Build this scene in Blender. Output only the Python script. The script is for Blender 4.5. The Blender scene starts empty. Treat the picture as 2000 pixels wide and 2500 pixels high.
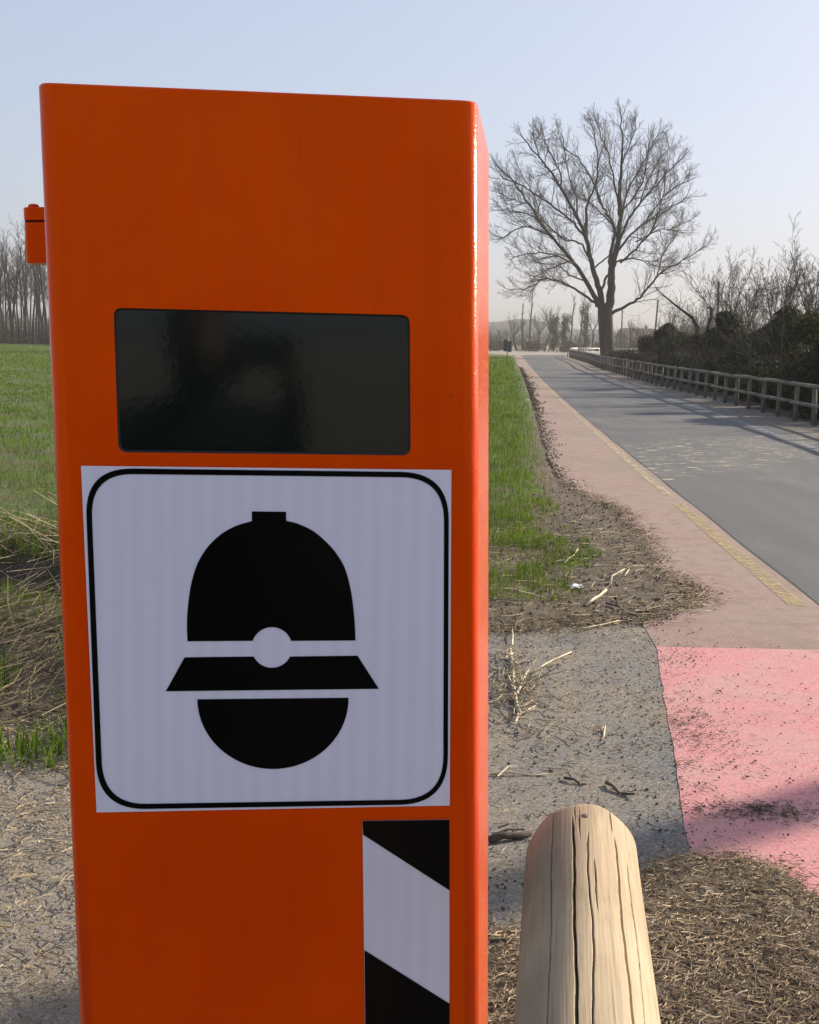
import bpy, bmesh, math, random
import numpy as np
from mathutils import Vector, Matrix
from mathutils.geometry import tessellate_polygon

S = bpy.context.scene
COL = S.collection
rad = math.radians

# ------------------------------------------------------------------ camera
F_PX, CAM_H = 3100.0, 1.6
PITCH, ROLL = math.atan(422 / 3100.0), rad(1.18)
X0 = Vector((1, 0, 0))
U0 = Vector((0, math.sin(PITCH), math.cos(PITCH)))
FW = Vector((0, math.cos(PITCH), -math.sin(PITCH)))
RT = math.cos(ROLL) * X0 + math.sin(ROLL) * U0
UP = -math.sin(ROLL) * X0 + math.cos(ROLL) * U0
CP = Vector((0, 0, CAM_H))
cd = bpy.data.cameras.new('camera')
cam = bpy.data.objects.new('camera', cd)
COL.objects.link(cam)
m = Matrix((RT, UP, -FW)).transposed().to_4x4()
m.translation = CP
cam.matrix_world = m
cd.sensor_fit = 'HORIZONTAL'
cd.sensor_width = 36
cd.lens = 36 * F_PX / 2000
cd.clip_start = 0.02
cd.clip_end = 5000
S.camera = cam

# ------------------------------------------------------------------ sky, sun, exposure
SUN_AZ, SUN_EL = rad(56), rad(22)          # azimuth clockwise from +Y
SUN = Vector((math.sin(SUN_AZ) * math.cos(SUN_EL), math.cos(SUN_AZ) * math.cos(SUN_EL), math.sin(SUN_EL)))
W = bpy.data.worlds.new('World')
S.world = W
W.use_nodes = True
wn = W.node_tree
sky = wn.nodes.new('ShaderNodeTexSky')
sky.sky_type = 'NISHITA'
sky.sun_disc = False
sky.sun_elevation = SUN_EL
sky.sun_rotation = SUN_AZ
sky.altitude = 100
sky.air_density = 1.0
sky.dust_density = 3.2
sky.ozone_density = 2.0
bg = wn.nodes['Background']
bg.inputs['Strength'].default_value = 0.10
# thin high veil of winter haze: evens out the whole dome
def vm(op, a, val):
    o = wn.nodes.new('ShaderNodeVectorMath'); o.operation = op
    wn.links.new(a, o.inputs[0]); o.inputs[1].default_value = val
    return o.outputs[0]
gm = wn.nodes.new('ShaderNodeGamma'); gm.inputs['Gamma'].default_value = .36
wn.links.new(vm('MULTIPLY', sky.outputs[0], (.1, .1, .1)), gm.inputs['Color'])
wn.links.new(vm('MULTIPLY', gm.outputs[0], (5.3, 5.6, 6.5)), bg.inputs[0])
sl = bpy.data.lights.new('sun', 'SUN')
sl.energy = 4.7
sl.angle = rad(0.9)
sl.color = (1.0, 0.88, 0.72)
so = bpy.data.objects.new('sun', sl)
COL.objects.link(so)
so.rotation_euler = (-SUN).to_track_quat('-Z', 'Y').to_euler()
S.view_settings.view_transform = 'Standard'
S.view_settings.look = 'None'
S.view_settings.exposure = 0.75
S.view_settings.gamma = 1
S.view_settings.use_curve_mapping = False

# ------------------------------------------------------------------ helpers
def ray(x, y):
    return FW * F_PX + RT * (x - 1000) - UP * (y - 1250)
def g(x, y, z=0.0):
    """photo point -> point of the ground"""
    d = ray(x, y)
    return CP + d * ((z - CAM_H) / d.z)
def aty(x, y, Y):
    d = ray(x, y)
    return CP + d * (Y / d.y)
def hor(x):
    return 828 + .0206 * (x - 1000)

def tag(o, label=None, cat=None, group=None, kind=None):
    if label: o['label'] = label
    if cat: o['category'] = cat
    if group: o['group'] = group
    if kind: o['kind'] = kind
    return o
def link(o, parent=None):
    COL.objects.link(o)
    if parent: o.parent = parent
    return o
def empty(name, loc=(0, 0, 0), rz=0):
    o = bpy.data.objects.new(name, None)
    o.location = loc
    o.rotation_euler = (0, 0, rz)
    o.empty_display_size = .2
    return link(o)
def mesh(name, v, f, mat=None, smooth=False):
    me = bpy.data.meshes.new(name)
    me.from_pydata([tuple(p) for p in v], [], f)
    if mat: me.materials.append(mat)
    if smooth: me.polygons.foreach_set('use_smooth', [True] * len(me.polygons))
    me.update()
    return me
def obj(name, v, f, mat, parent=None, smooth=False):
    return link(bpy.data.objects.new(name, mesh(name, v, f, mat, smooth)), parent)
def objm(name, me, parent=None):
    return link(bpy.data.objects.new(name, me), parent)
def bmobj(name, bm, mat, parent=None, smooth=False):
    me = bpy.data.meshes.new(name)
    bm.to_mesh(me)
    bm.free()
    me.materials.append(mat)
    if smooth: me.polygons.foreach_set('use_smooth', [True] * len(me.polygons))
    return link(bpy.data.objects.new(name, me), parent)
def npmesh(name, V, Fc, mat):
    """V (n,3) array, Fc (m,3|4) array"""
    me = bpy.data.meshes.new(name)
    V = np.asarray(V, dtype=np.float32); Fc = np.asarray(Fc, dtype=np.int32)
    k = Fc.shape[1]
    me.vertices.add(len(V)); me.vertices.foreach_set('co', V.ravel())
    me.loops.add(Fc.size); me.loops.foreach_set('vertex_index', Fc.ravel())
    me.polygons.add(len(Fc))
    me.polygons.foreach_set('loop_start', np.arange(0, Fc.size, k, dtype=np.int32))
    me.update(calc_edges=True)
    me.validate()
    me.materials.append(mat)
    return me
def box(cx, cy, cz, sx, sy, sz):
    v = [(cx + i * sx / 2, cy + j * sy / 2, cz + k * sz / 2) for i in (-1, 1) for j in (-1, 1) for k in (-1, 1)]
    f = [(0, 1, 3, 2), (4, 6, 7, 5), (0, 4, 5, 1), (2, 3, 7, 6), (0, 2, 6, 4), (1, 5, 7, 3)]
    return v, f
def sheet(name, pts, z, mat, kind='structure', parent=None, thick=0.0):
    """flat ground sheet from a list of ground points"""
    v = [Vector((p[0], p[1], z)) for p in pts]
    t = tessellate_polygon([v])
    f = []
    for a, b, c in t:
        n = (v[b] - v[a]).cross(v[c] - v[a])
        f.append((a, b, c) if n.z > 0 else (a, c, b))
    n0 = len(v)
    v = v + [Vector((p.x, p.y, z - .03)) for p in v]
    f += [(q, (q + 1) % n0, n0 + (q + 1) % n0, n0 + q) for q in range(n0)]
    o = obj(name, v, f, mat, parent)
    if kind and not parent: o['kind'] = kind
    return o
def jag(pts, step, amp, seed):
    """closed ground polygon with ragged edges"""
    r = random.Random(seed); out = []
    n = len(pts)
    for i in range(n):
        a = Vector(pts[i][:2]); b = Vector(pts[(i + 1) % n][:2])
        L = (b - a).length; k = max(1, int(L / step))
        nrm = Vector((-(b - a).y, (b - a).x)) / max(L, 1e-6)
        for j in range(k):
            q = a.lerp(b, j / k) + nrm * r.gauss(0, amp)
            out.append((q.x, q.y))
    return out
def tubes(branches, sides=None):
    """branches: (points, radii, level) -> V, F arrays (quads), batched by shape"""
    groups = {}
    for pts, rr, lvl in branches:
        s = sides if sides else (9, 6, 4, 3, 3, 3)[min(lvl, 5)]
        groups.setdefault((len(pts), s), []).append((pts, rr))
    V = []; Fc = []; n0 = 0
    for (m_, s), L in groups.items():
        P = np.array([q[0] for q in L], float); RR = np.array([q[1] for q in L], float)
        T = np.gradient(P, axis=1)
        T /= (np.linalg.norm(T, axis=2)[..., None] + 1e-9)
        ref = np.where(np.abs(T[:, :1, 1:2]) < .8, np.array([0.31, 0.95, 0.05]), np.array([1., 0.1, 0.1]))
        A = np.cross(T, np.broadcast_to(ref, T.shape)); A /= (np.linalg.norm(A, axis=2)[..., None] + 1e-9)
        B = np.cross(T, A)
        an = np.arange(s) * 2 * np.pi / s
        ring = A[:, :, None, :] * np.cos(an)[:, None] + B[:, :, None, :] * np.sin(an)[:, None]
        V.append((P[:, :, None, :] + ring * RR[:, :, None, None]).reshape(-1, 3))
        i = np.arange(m_ - 1)[:, None] * s; j = np.arange(s)[None, :]; j2 = (j + 1) % s
        q = np.stack([i + j, i + j2, i + s + j2, i + s + j], axis=-1).reshape(-1, 4)
        Fc.append((q[None] + (np.arange(len(L)) * m_ * s)[:, None, None]).reshape(-1, 4) + n0)
        n0 += len(L) * m_ * s
    return np.concatenate(V), np.concatenate(Fc)
def tube_obj(name, pts, r, mat, parent=None, sides=6, smooth=True):
    rr = r if isinstance(r, (list, tuple)) else [r] * len(pts)
    V, Fc = tubes([([tuple(p) for p in pts], rr, 0)], sides)
    me = npmesh(name, V, Fc, mat)
    bm = bmesh.new(); bm.from_mesh(me)
    be = [e for e in bm.edges if e.is_boundary]
    bmesh.ops.holes_fill(bm, edges=be, sides=sides + 1)
    bm.to_mesh(me); bm.free()
    if smooth: me.polygons.foreach_set('use_smooth', [True] * len(me.polygons))
    return objm(name, me, parent)

# ------------------------------------------------------------------ materials
class NT:
    def __init__(s, name):
        s.m = bpy.data.materials.new(name); s.m.use_nodes = True
        s.t = s.m.node_tree; s.b = s.t.nodes['Principled BSDF']
    def n(s, typ, **kw):
        o = s.t.nodes.new(typ)
        for k, v in kw.items(): setattr(o, k, v)
        return o
    def l(s, a, b): s.t.links.new(a, b)
    def coord(s, scale=(1, 1, 1), src='Object'):
        tc = s.n('ShaderNodeTexCoord'); mp = s.n('ShaderNodeMapping')
        mp.inputs['Scale'].default_value = scale
        s.l(tc.outputs[src], mp.inputs['Vector'])
        return mp.outputs['Vector']
    def noise(s, vec, scale, detail=4, rough=.55, dist=0):
        o = s.n('ShaderNodeTexNoise')
        o.inputs['Scale'].default_value = scale; o.inputs['Detail'].default_value = detail
        o.inputs['Roughness'].default_value = rough; o.inputs['Distortion'].default_value = dist
        s.l(vec, o.inputs['Vector'])
        return o.outputs['Fac']
    def ramp(s, fac, stops):
        o = s.n('ShaderNodeValToRGB')
        e = o.color_ramp.elements
        while len(e) < len(stops): e.new(.5)
        for q, (p, c) in zip(e, stops):
            q.position = p; q.color = (*c, 1) if len(c) == 3 else c
        s.l(fac, o.inputs['Fac'])
        return o.outputs['Color']
    def mix(s, fac, a, b, blend='MIX'):
        o = s.n('ShaderNodeMix', data_type='RGBA', blend_type=blend)
        for sock, val in ((o.inputs[0], fac), (o.inputs[6], a), (o.inputs[7], b)):
            if hasattr(val, 'links') or hasattr(val, 'is_linked'): s.l(val, sock)
            elif isinstance(val, (int, float)): sock.default_value = val
            else: sock.default_value = (*val, 1)
        return o.outputs[2]
    def bump(s, h, dist=.01, strength=1.0):
        o = s.n('ShaderNodeBump')
        o.inputs['Distance'].default_value = dist; o.inputs['Strength'].default_value = strength
        s.l(h, o.inputs['Height']); s.l(o.outputs[0], s.b.inputs['Normal'])
    def col(s, c):
        if hasattr(c, 'is_linked'): s.l(c, s.b.inputs['Base Color'])
        else: s.b.inputs['Base Color'].default_value = (*c, 1)
    def set(s, **kw):
        for k, v in kw.items(): s.b.inputs[k.replace('_', ' ')].default_value = v
        return s.m
def G(v): return (v, v, v)
def rampf(n, fac, a, b):
    return n.ramp(fac, [(a, G(0)), (b, G(1))])

def mat_simple(name, ca, cb, scale=8, rough=.85, bump=0, bscale=None, cs=(1, 1, 1), lo=.35, hi=.65, **kw):
    n = NT(name); v = n.coord(cs)
    f = n.noise(v, scale)
    n.col(n.ramp(f, [(lo, ca), (hi, cb)]))
    if bump: n.bump(n.noise(v, bscale or scale * 3), bump)
    n.b.inputs['Roughness'].default_value = rough
    return n.set(**kw)

def mat_blade(name, cols, rough=.6, scale=1.2, trans=.25):
    """thin leaves and straw: colour varies from piece to piece"""
    n = NT(name)
    gi = n.n('ShaderNodeNewGeometry')
    c = n.ramp(gi.outputs['Random Per Island'], [(i / max(1, len(cols) - 1), q) for i, q in enumerate(cols)])
    f = n.noise(n.coord(), scale, 2)
    c2 = n.mix(n.ramp(f, [(.3, G(0)), (.7, G(1))]), c, (.52, .50, .50), 'MULTIPLY')
    n.col(c2)
    n.b.inputs['Roughness'].default_value = max(rough, .7)
    n.b.inputs['Specular IOR Level'].default_value = .15
    if trans:
        td = n.n('ShaderNodeBsdfTranslucent'); mx = n.n('ShaderNodeMixShader')
        n.l(c2, td.inputs['Color'])
        mx.inputs[0].default_value = trans
        n.l(n.b.outputs[0], mx.inputs[1]); n.l(td.outputs[0], mx.inputs[2])
        n.l(mx.outputs[0], n.t.nodes['Material Output'].inputs['Surface'])
    return n.m

M = {}
def build_materials():
    # glossy orange powder coat with orange-peel
    n = NT('orange_paint'); v = n.coord()
    f = n.noise(v, 3, 3)
    c = n.ramp(f, [(.3, (.70, .046, .0)), (.7, (.80, .066, .0))])
    stk = n.noise(n.coord((7, 7, .55)), 3.0, 5, .65)
    c = n.mix(n.ramp(stk, [(.52, G(0)), (.78, G(.38))]), c, (.52, .050, .002))
    dst = n.noise(v, 420, 2, .5)
    c = n.mix(n.ramp(dst, [(.72, G(0)), (.78, G(.30))]), c, (.62, .22, .09))
    n.col(c)
    big = n.noise(v, 3.2, 3); fine = n.noise(v, 330, 2, .5)
    a = n.n('ShaderNodeMath', operation='MULTIPLY'); a.inputs[1].default_value = .035
    n.l(fine, a.inputs[0])
    b = n.n('ShaderNodeMath', operation='ADD'); n.l(a.outputs[0], b.inputs[0]); n.l(big, b.inputs[1])
    n.bump(b.outputs[0], .012, 1)
    n.l(n.ramp(n.noise(v, 5, 6, .65), [(.3, G(.12)), (.75, G(.30))]), n.b.inputs['Roughness'])
    n.set(Specular_IOR_Level=.75, Specular_Tint=(1, .30, .03, 1)); M['orange'] = n.m
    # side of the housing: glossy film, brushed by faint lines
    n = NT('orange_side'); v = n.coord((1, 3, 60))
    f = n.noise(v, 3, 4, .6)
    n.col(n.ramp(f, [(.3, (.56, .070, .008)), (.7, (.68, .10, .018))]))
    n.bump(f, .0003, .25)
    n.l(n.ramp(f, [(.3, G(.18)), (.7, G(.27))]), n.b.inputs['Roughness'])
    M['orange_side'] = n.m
    # dark tinted window
    n = NT('window_glass'); v = n.coord()
    n.col((.004, .0085, .0070)); n.set(Roughness=.085, IOR=1.5)
    n.bump(n.noise(v, 110, 2, .5), .00012, .5)
    M['glass'] = n.m
    # white retro-reflective sheet with vertical bands
    n = NT('reflective_white'); v = n.coord()
    w = n.n('ShaderNodeTexWave', wave_type='BANDS', bands_direction='X')
    w.inputs['Scale'].default_value = 14; w.inputs['Distortion'].default_value = .6
    w.inputs['Detail'].default_value = 2
    n.l(v, w.inputs['Vector'])
    f2 = n.noise(v, 3.5, 3)
    c = n.ramp(w.outputs['Fac'], [(.2, (.72, .70, .84)), (.8, (.78, .76, .88))])
    sp = n.noise(v, 130, 2)
    c = n.mix(rampf(n, sp, .76, .80), c, (.62, .60, .74))
    n.col(n.mix(f2, c, (.75, .73, .86)))
    n.set(Roughness=.38)
    M['white'] = n.m
    n = NT('black_film'); v = n.coord()
    n.col((.0025, .0025, .003)); n.set(Roughness=.2, Specular_IOR_Level=.07)
    n.bump(n.noise(v, 90, 2), .0003, .5)
    M['black'] = n.m
    M['rust'] = mat_simple('rust', (.12, .03, .01), (.2, .06, .02), 200)
    M['gasket'] = mat_simple('gasket', (.012, .012, .012), (.02, .02, .02), 60, .6)
    # asphalt of the road
    n = NT('asphalt'); v = n.coord()
    f = n.noise(v, 70, 6, .85); f2 = n.noise(v, .35, 4); f3 = n.noise(n.coord((1, .12, 1)), 1.3, 4)
    c = n.ramp(f, [(.32, (.040, .041, .042)), (.5, (.078, .078, .077)), (.68, (.17, .167, .158))])
    c = n.mix(rampf(n, f2, .4, .7), c, (.10, .097, .09))
    c = n.mix(rampf(n, f3, .45, .62), c, (.070, .071, .074))
    f4 = n.noise(n.coord((.8, .3, 1)), .9, 6, .7)
    n.col(n.mix(rampf(n, f4, .52, .70), c, (.135, .126, .112)))
    n.bump(f, .004, .6); n.set(Roughness=.8)
    M['asphalt'] = n.m
    # dusty asphalt of the lay-by
    n = NT('dusty_asphalt'); v = n.coord()
    f = n.noise(v, 75, 6, .85); f2 = n.noise(v, 1.6, 5, .65); f3 = n.noise(v, 9, 5, .75)
    c = n.ramp(f, [(.34, (.030, .031, .034)), (.47, (.13, .127, .122)), (.56, (.21, .20, .185)), (.68, (.50, .475, .43))])
    dus = n.ramp(f, [(.35, (.10, .08, .058)), (.5, (.235, .195, .145)), (.66, (.42, .36, .275))])
    c = n.mix(rampf(n, f2, .33, .60), c, dus)
    c = n.mix(rampf(n, f3, .58, .74), c, (.13, .098, .066))
    n.col(c); n.bump(f, .006, .8); n.set(Roughness=.92)
    M['dusty'] = n.m
    # old red path paint, washed out and sanded over
    n = NT('faded_red'); v = n.coord()
    f = n.noise(v, 70, 6, .85); f2 = n.noise(v, .9, 5, .6); f3 = n.noise(v, 6, 4, .7)
    c = n.ramp(f, [(.32, (.16, .085, .072)), (.5, (.31, .185, .155)), (.68, (.48, .33, .28))])
    c = n.mix(rampf(n, f2, .36, .64), c, (.30, .225, .17))
    c = n.mix(rampf(n, f3, .48, .70), c, (.215, .15, .112))
    f4 = n.noise(n.coord((1, .25, 1)), 1.1, 6, .7)
    c = n.mix(rampf(n, f4, .50, .66), c, (.235, .175, .13))
    n.col(c); n.bump(f, .004, .7); n.set(Roughness=.9)
    M['faded'] = n.m
    # fresh red coating
    n = NT('fresh_red'); v = n.coord()
    f = n.noise(v, 75, 6, .85); f2 = n.noise(v, 2.2, 5, .6); f3 = n.noise(v, 16, 4, .75)
    c = n.ramp(f, [(.32, (.40, .12, .125)), (.5, (.60, .22, .22)), (.68, (.78, .38, .365))])
    c = n.mix(rampf(n, f2, .36, .70), c, (.56, .30, .265))
    c = n.mix(rampf(n, f3, .57, .72), c, (.36, .205, .175))
    f5 = n.noise(n.coord((.5, 1.4, 1)), 2.6, 7, .75)
    c = n.mix(rampf(n, f5, .56, .70), c, (.30, .20, .155))
    vo = n.n('ShaderNodeTexVoronoi', feature='DISTANCE_TO_EDGE'); vo.inputs['Scale'].default_value = 1.7
    wv = n.n('ShaderNodeVectorMath', operation='ADD')
    nn = n.n('ShaderNodeTexNoise'); nn.inputs['Scale'].default_value = 2.5; nn.inputs['Detail'].default_value = 5
    n.l(v, nn.inputs['Vector'])
    sc = n.n('ShaderNodeVectorMath', operation='SCALE'); sc.inputs['Scale'].default_value = .9
    n.l(nn.outputs['Color'], sc.inputs[0]); n.l(v, wv.inputs[0]); n.l(sc.outputs[0], wv.inputs[1])
    n.l(wv.outputs[0], vo.inputs['Vector'])
    ck = n.ramp(vo.outputs['Distance'], [(0, G(1)), (.006, G(0))])
    ckm = n.mix(1.0, ck, rampf(n, f2, .45, .6), 'MULTIPLY')
    n.col(n.mix(ckm, c, (.16, .07, .06)))
    n.bump(f, .004, .7); n.set(Roughness=.85)
    M['fresh'] = n.m
    # worn paints
    def worn(name, colr, under, lo, hi, sc=(1, 1, 1), ns=14):
        n = NT(name); v = n.coord(sc)
        f = n.noise(v, ns, 6, .75)
        tr = n.n('ShaderNodeBsdfTransparent'); mx = n.n('ShaderNodeMixShader')
        n.col(n.mix(n.noise(v, 60, 3), colr, under))
        n.set(Roughness=.85)
        n.l(rampf(n, f, lo, hi), mx.inputs[0])
        n.l(tr.outputs[0], mx.inputs[1]); n.l(n.b.outputs[0], mx.inputs[2])
        n.l(mx.outputs[0], n.t.nodes['Material Output'].inputs['Surface'])
        return n.m
    M['yellow'] = worn('worn_yellow_paint', (.50, .37, .13), (.40, .31, .19), .36, .62)
    M['yellow2'] = worn('pale_yellow_paint', (.50, .42, .25), (.42, .34, .22), .36, .58)
    M['whiteline'] = worn('worn_white_paint', (.42, .42, .42), (.26, .26, .26), .36, .62)
    M['oldmark'] = worn('old_marking', (.52, .46, .34), (.36, .32, .25), .53, .60, (.45, 1, 1), 7)
    M['seam'] = worn('tar_seam', (.022, .022, .024), (.05, .05, .05), .2, .4)
    # soil with dry clippings
    n = NT('soil'); v = n.coord()
    f = n.noise(v, 55, 5, .75); f2 = n.noise(v, 2.2, 5, .6); f3 = n.noise(v, 300, 2, .6)
    c = n.ramp(f, [(.32, (.034, .024, .015)), (.5, (.125, .090, .056)), (.68, (.32, .25, .165))])
    c = n.mix(rampf(n, f2, .45, .70), c, (.10, .072, .045))
    n.col(n.mix(rampf(n, f3, .6, .75), c, (.28, .23, .165)))
    n.bump(f, .02, .9); n.set(Roughness=.95)
    M['soil'] = n.m
    n = NT('gravel_soil'); v = n.coord()
    f = n.noise(v, 85, 4, .75); f2 = n.noise(v, 2.0, 5, .6); f3 = n.noise(v, 260, 2, .6)
    c = n.ramp(f, [(.30, (.085, .070, .052)), (.5, (.27, .225, .165)), (.70, (.52, .45, .34))])
    c = n.mix(rampf(n, f2, .42, .62), c, (.30, .265, .215))
    c = n.mix(rampf(n, f3, .6, .75), c, (.36, .33, .27))
    sx = n.n('ShaderNodeSeparateXYZ'); n.l(v, sx.inputs[0])
    def rng_(sock, a, b):
        q = n.n('ShaderNodeMapRange'); q.inputs[1].default_value = a; q.inputs[2].default_value = b; n.l(sock, q.inputs[0]); return q.outputs[0]
    wob = n.n('ShaderNodeMath', operation='MULTIPLY_ADD'); wob.inputs[1].default_value = 1.6; n.l(n.noise(v, 1.5, 5, .7), wob.inputs[0]); n.l(sx.outputs[1], wob.inputs[2])
    ms = n.mix(1.0, rng_(wob.outputs[0], 5.3, 5.9), rng_(sx.outputs[0], -.5, -.8), 'MULTIPLY')
    dsoil = n.ramp(f, [(.32, (.018, .013, .009)), (.5, (.075, .054, .034)), (.68, (.20, .155, .10))])
    n.col(n.mix(ms, c, dsoil))
    n.bump(f, .02, .9); n.set(Roughness=.95)
    M['gravel'] = n.m
    # field floor
    n = NT('field_floor'); v = n.coord()
    f = n.noise(v, 9, 5, .7); f2 = n.noise(n.coord((.35, 1, 1)), .8, 5, .65)
    c = n.ramp(f, [(.3, (.035, .060, .006)), (.55, (.085, .15, .010)), (.8, (.15, .22, .025))])
    n.col(n.mix(rampf(n, f2, .47, .64), c, (.12, .095, .05)))
    n.bump(f, .08, 1); n.set(Roughness=.95)
    M['field'] = n.m
    M['leafmould'] = mat_simple('leaf_mould', (.020, .016, .011), (.055, .045, .028), 5, .95, .03, 30)
    M['shoulder'] = mat_simple('shoulder', (.12, .10, .085), (.21, .175, .14), 6, .95, .02, 40)
    # bark, wood
    M['bark'] = mat_simple('bark', (.016, .015, .013), (.038, .034, .029), 5, .95, .05, 12, (1, 1, .15))
    M['twig'] = mat_simple('twig', (.034, .029, .024), (.062, .053, .043), 1, .9)
    M['twig_brown'] = mat_simple('twig_brown', (.060, .046, .032), (.11, .086, .06), 1, .9)
    M['pole'] = mat_simple('pole_wood', (.10, .075, .055), (.17, .13, .095), 4, .9, .01, 20, (1, 1, .1))
    M['cable'] = mat_simple('cable', (.02, .02, .02), (.03, .03, .03), 5, .6)
    M['fence'] = mat_simple('fence_wood', (.12, .10, .076), (.21, .177, .138), 7, .85, .004, 40, (1, .3, .3))
    M['railing'] = mat_simple('railing_paint', (.55, .54, .50), (.66, .65, .60), 5, .6)
    M['signback'] = mat_simple('sign_back', (.035, .037, .042), (.06, .062, .068), 5, .5)
    M['galv'] = mat_simple('galvanised', (.22, .22, .22), (.3, .3, .3), 8, .5, Metallic=.6)
    M['wall'] = mat_simple('house_wall', (.30, .27, .23), (.36, .33, .28), 2, .9)
    M['roof'] = mat_simple('house_roof', (.13, .09, .075), (.18, .12, .10), 3, .9, .02, 10)
    M['hill'] = mat_simple('hill', (.05, .06, .06), (.08, .09, .08), .02, .95)
    M['blade'] = mat_blade('grass_blade', [(.055, .115, .004), (.10, .195, .006), (.16, .265, .012), (.26, .30, .05)], .55, trans=.42)
    M['drygrass'] = mat_blade('dry_grass', [(.36, .285, .17), (.19, .145, .085), (.46, .375, .235), (.13, .12, .055)], .7)
    M['straw'] = mat_blade('straw', [(.24, .18, .10), (.56, .45, .28), (.38, .30, .18), (.66, .55, .37), (.16, .115, .07)], .65, trans=.12)
    M['clip'] = mat_blade('clippings', [(.24, .17, .092), (.52, .39, .23), (.74, .59, .38), (.42, .305, .175), (.14, .098, .058)], .75, trans=.1)
    M['dark_chaff'] = mat_blade('dark_chaff', [(.07, .055, .035), (.13, .10, .065), (.09, .085, .045), (.20, .155, .10)], .9, trans=0)
    M['crumb'] = mat_blade('soil_crumb', [(.045, .032, .022), (.09, .065, .045), (.14, .10, .07)], .95, trans=0)
    M['stone'] = mat_blade('grit', [(.14, .12, .10), (.36, .32, .26), (.55, .50, .42), (.25, .21, .16)], .9, trans=0)
    M['stalk'] = mat_simple('stalk', (.42, .33, .19), (.66, .55, .36), 30, .7, .003, 60, (1, 1, 1))
    M['stick'] = mat_simple('stick', (.05, .036, .026), (.11, .08, .055), 30, .9, .003, 60)
    M['litter'] = mat_simple('litter', (.55, .55, .55), (.7, .7, .68), 30, .6)
    M['ivy'] = mat_blade('ivy_leaf', [(.009, .022, .008), (.016, .040, .011), (.028, .060, .015), (.042, .060, .020)], .45, trans=.12)
    M['bramble'] = mat_blade('bramble_leaf', [(.018, .028, .010), (.035, .052, .015), (.055, .072, .02), (.06, .046, .024)], .5, trans=.2)
    M['yelleaf'] = mat_blade('yellow_leaf', [(.08, .10, .02), (.16, .17, .035), (.22, .20, .05)], .5, trans=.35)
    M['brush'] = mat_blade('dead_brush', [(.06, .05, .038), (.11, .09, .065), (.05, .06, .035)], .9, trans=.1)
    # weathered log
    n = NT('log_wood')
    def lc(scale):
        tc = n.n('ShaderNodeTexCoord'); vr = n.n('ShaderNodeVectorRotate', rotation_type='Z_AXIS'); vr.inputs['Angle'].default_value = math.atan(.119)
        mp = n.n('ShaderNodeMapping'); mp.inputs['Scale'].default_value = scale
        n.l(tc.outputs['Object'], vr.inputs['Vector']); n.l(vr.outputs[0], mp.inputs['Vector'])
        return mp.outputs['Vector']
    v = lc((1, .035, 1))
    f = n.noise(v, 150, 6, .8, .4); f2 = n.noise(lc((1, .12, 1)), 16, 4, .6); f3 = n.noise(n.coord(), 5, 4)
    c = n.ramp(f, [(.30, (.21, .150, .085)), (.45, (.37, .275, .165)), (.60, (.45, .345, .215)), (.75, (.54, .425, .27))])
    c = n.mix(rampf(n, f2, .54, .70), c, (.36, .275, .165))
    c = n.mix(rampf(n, f3, .50, .66), c, (.46, .36, .225))
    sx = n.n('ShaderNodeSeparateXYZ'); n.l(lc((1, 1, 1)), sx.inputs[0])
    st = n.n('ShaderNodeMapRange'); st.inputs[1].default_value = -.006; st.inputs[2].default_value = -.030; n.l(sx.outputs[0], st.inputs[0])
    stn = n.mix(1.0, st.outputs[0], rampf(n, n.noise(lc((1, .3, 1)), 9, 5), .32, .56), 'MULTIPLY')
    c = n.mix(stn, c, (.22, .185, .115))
    n.col(c)
    fg = n.noise(lc((1, .012, 1)), 420, 3, .6)
    c = n.mix(rampf(n, fg, .55, .72), c, (.27, .20, .125))
    kn = n.n('ShaderNodeTexVoronoi'); kn.inputs['Scale'].default_value = 9; n.l(lc((1, .45, 1)), kn.inputs['Vector'])
    c = n.mix(n.ramp(kn.outputs['Distance'], [(0.03, G(.75)), (.075, G(0))]), c, (.26, .17, .09))
    n.col(c)
    n.bump(fg, .0006, .7); n.set(Roughness=.82)
    M['log'] = n.m
    M['nail'] = mat_simple('nail_metal', (.10, .085, .07), (.22, .2, .18), 300, .45, Metallic=.7)
build_materials()

# ------------------------------------------------------------------ ground and road
rng = np.random.default_rng(7)
def vnoise(x, y, seed=0):
    """cheap smooth noise"""
    s = 0
    r = random.Random(seed)
    for k in range(5):
        a, b, c = r.uniform(.6, 2.2), r.uniform(.6, 2.2), r.uniform(0, 6)
        s = s + np.sin(x * a * 1.7 + c + 1.3 * np.sin(y * b)) * np.cos(y * b * 1.3 + c * 2 + np.sin(x * a))
    return s / 5
def gz(x, y):
    """ground height: flat, with a shallow ditch and ragged banks left of the box"""
    x = np.asarray(x, float); y = np.asarray(y, float)
    wl = 1 / (1 + np.exp((x + .9) * 5))                       # only left of the box
    c = 8.35 + .25 * np.sin(x * .8)
    d = -.55 * np.exp(-((y - c) / .42) ** 2) + .12 * np.exp(-((y - c - 1.25) / .6) ** 2) + .05 * np.exp(-((y - 6.6) / .8) ** 2)
    near = np.clip((y - 4.8) / 1.2, 0, 1) * np.clip((13 - y) / 2, 0, 1)
    return wl * near * (d + .045 * vnoise(x * 3, y * 3, 3) + .02 * vnoise(x * 9, y * 9, 4)) - .004
def axis(lo, hi, step, far, n):
    a = np.arange(lo, hi + 1e-6, step)
    e = np.geomspace(step, far, n)
    return np.concatenate([lo - np.cumsum(e)[::-1], a, hi + np.cumsum(e)])
gx = axis(-7, 1.0, .09, 260, 26); gy = axis(3.5, 14, .09, 260, 26)
XX, YY = np.meshgrid(gx, gy)
V = np.stack([XX.ravel(), YY.ravel(), gz(XX, YY).ravel()], 1)
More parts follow.
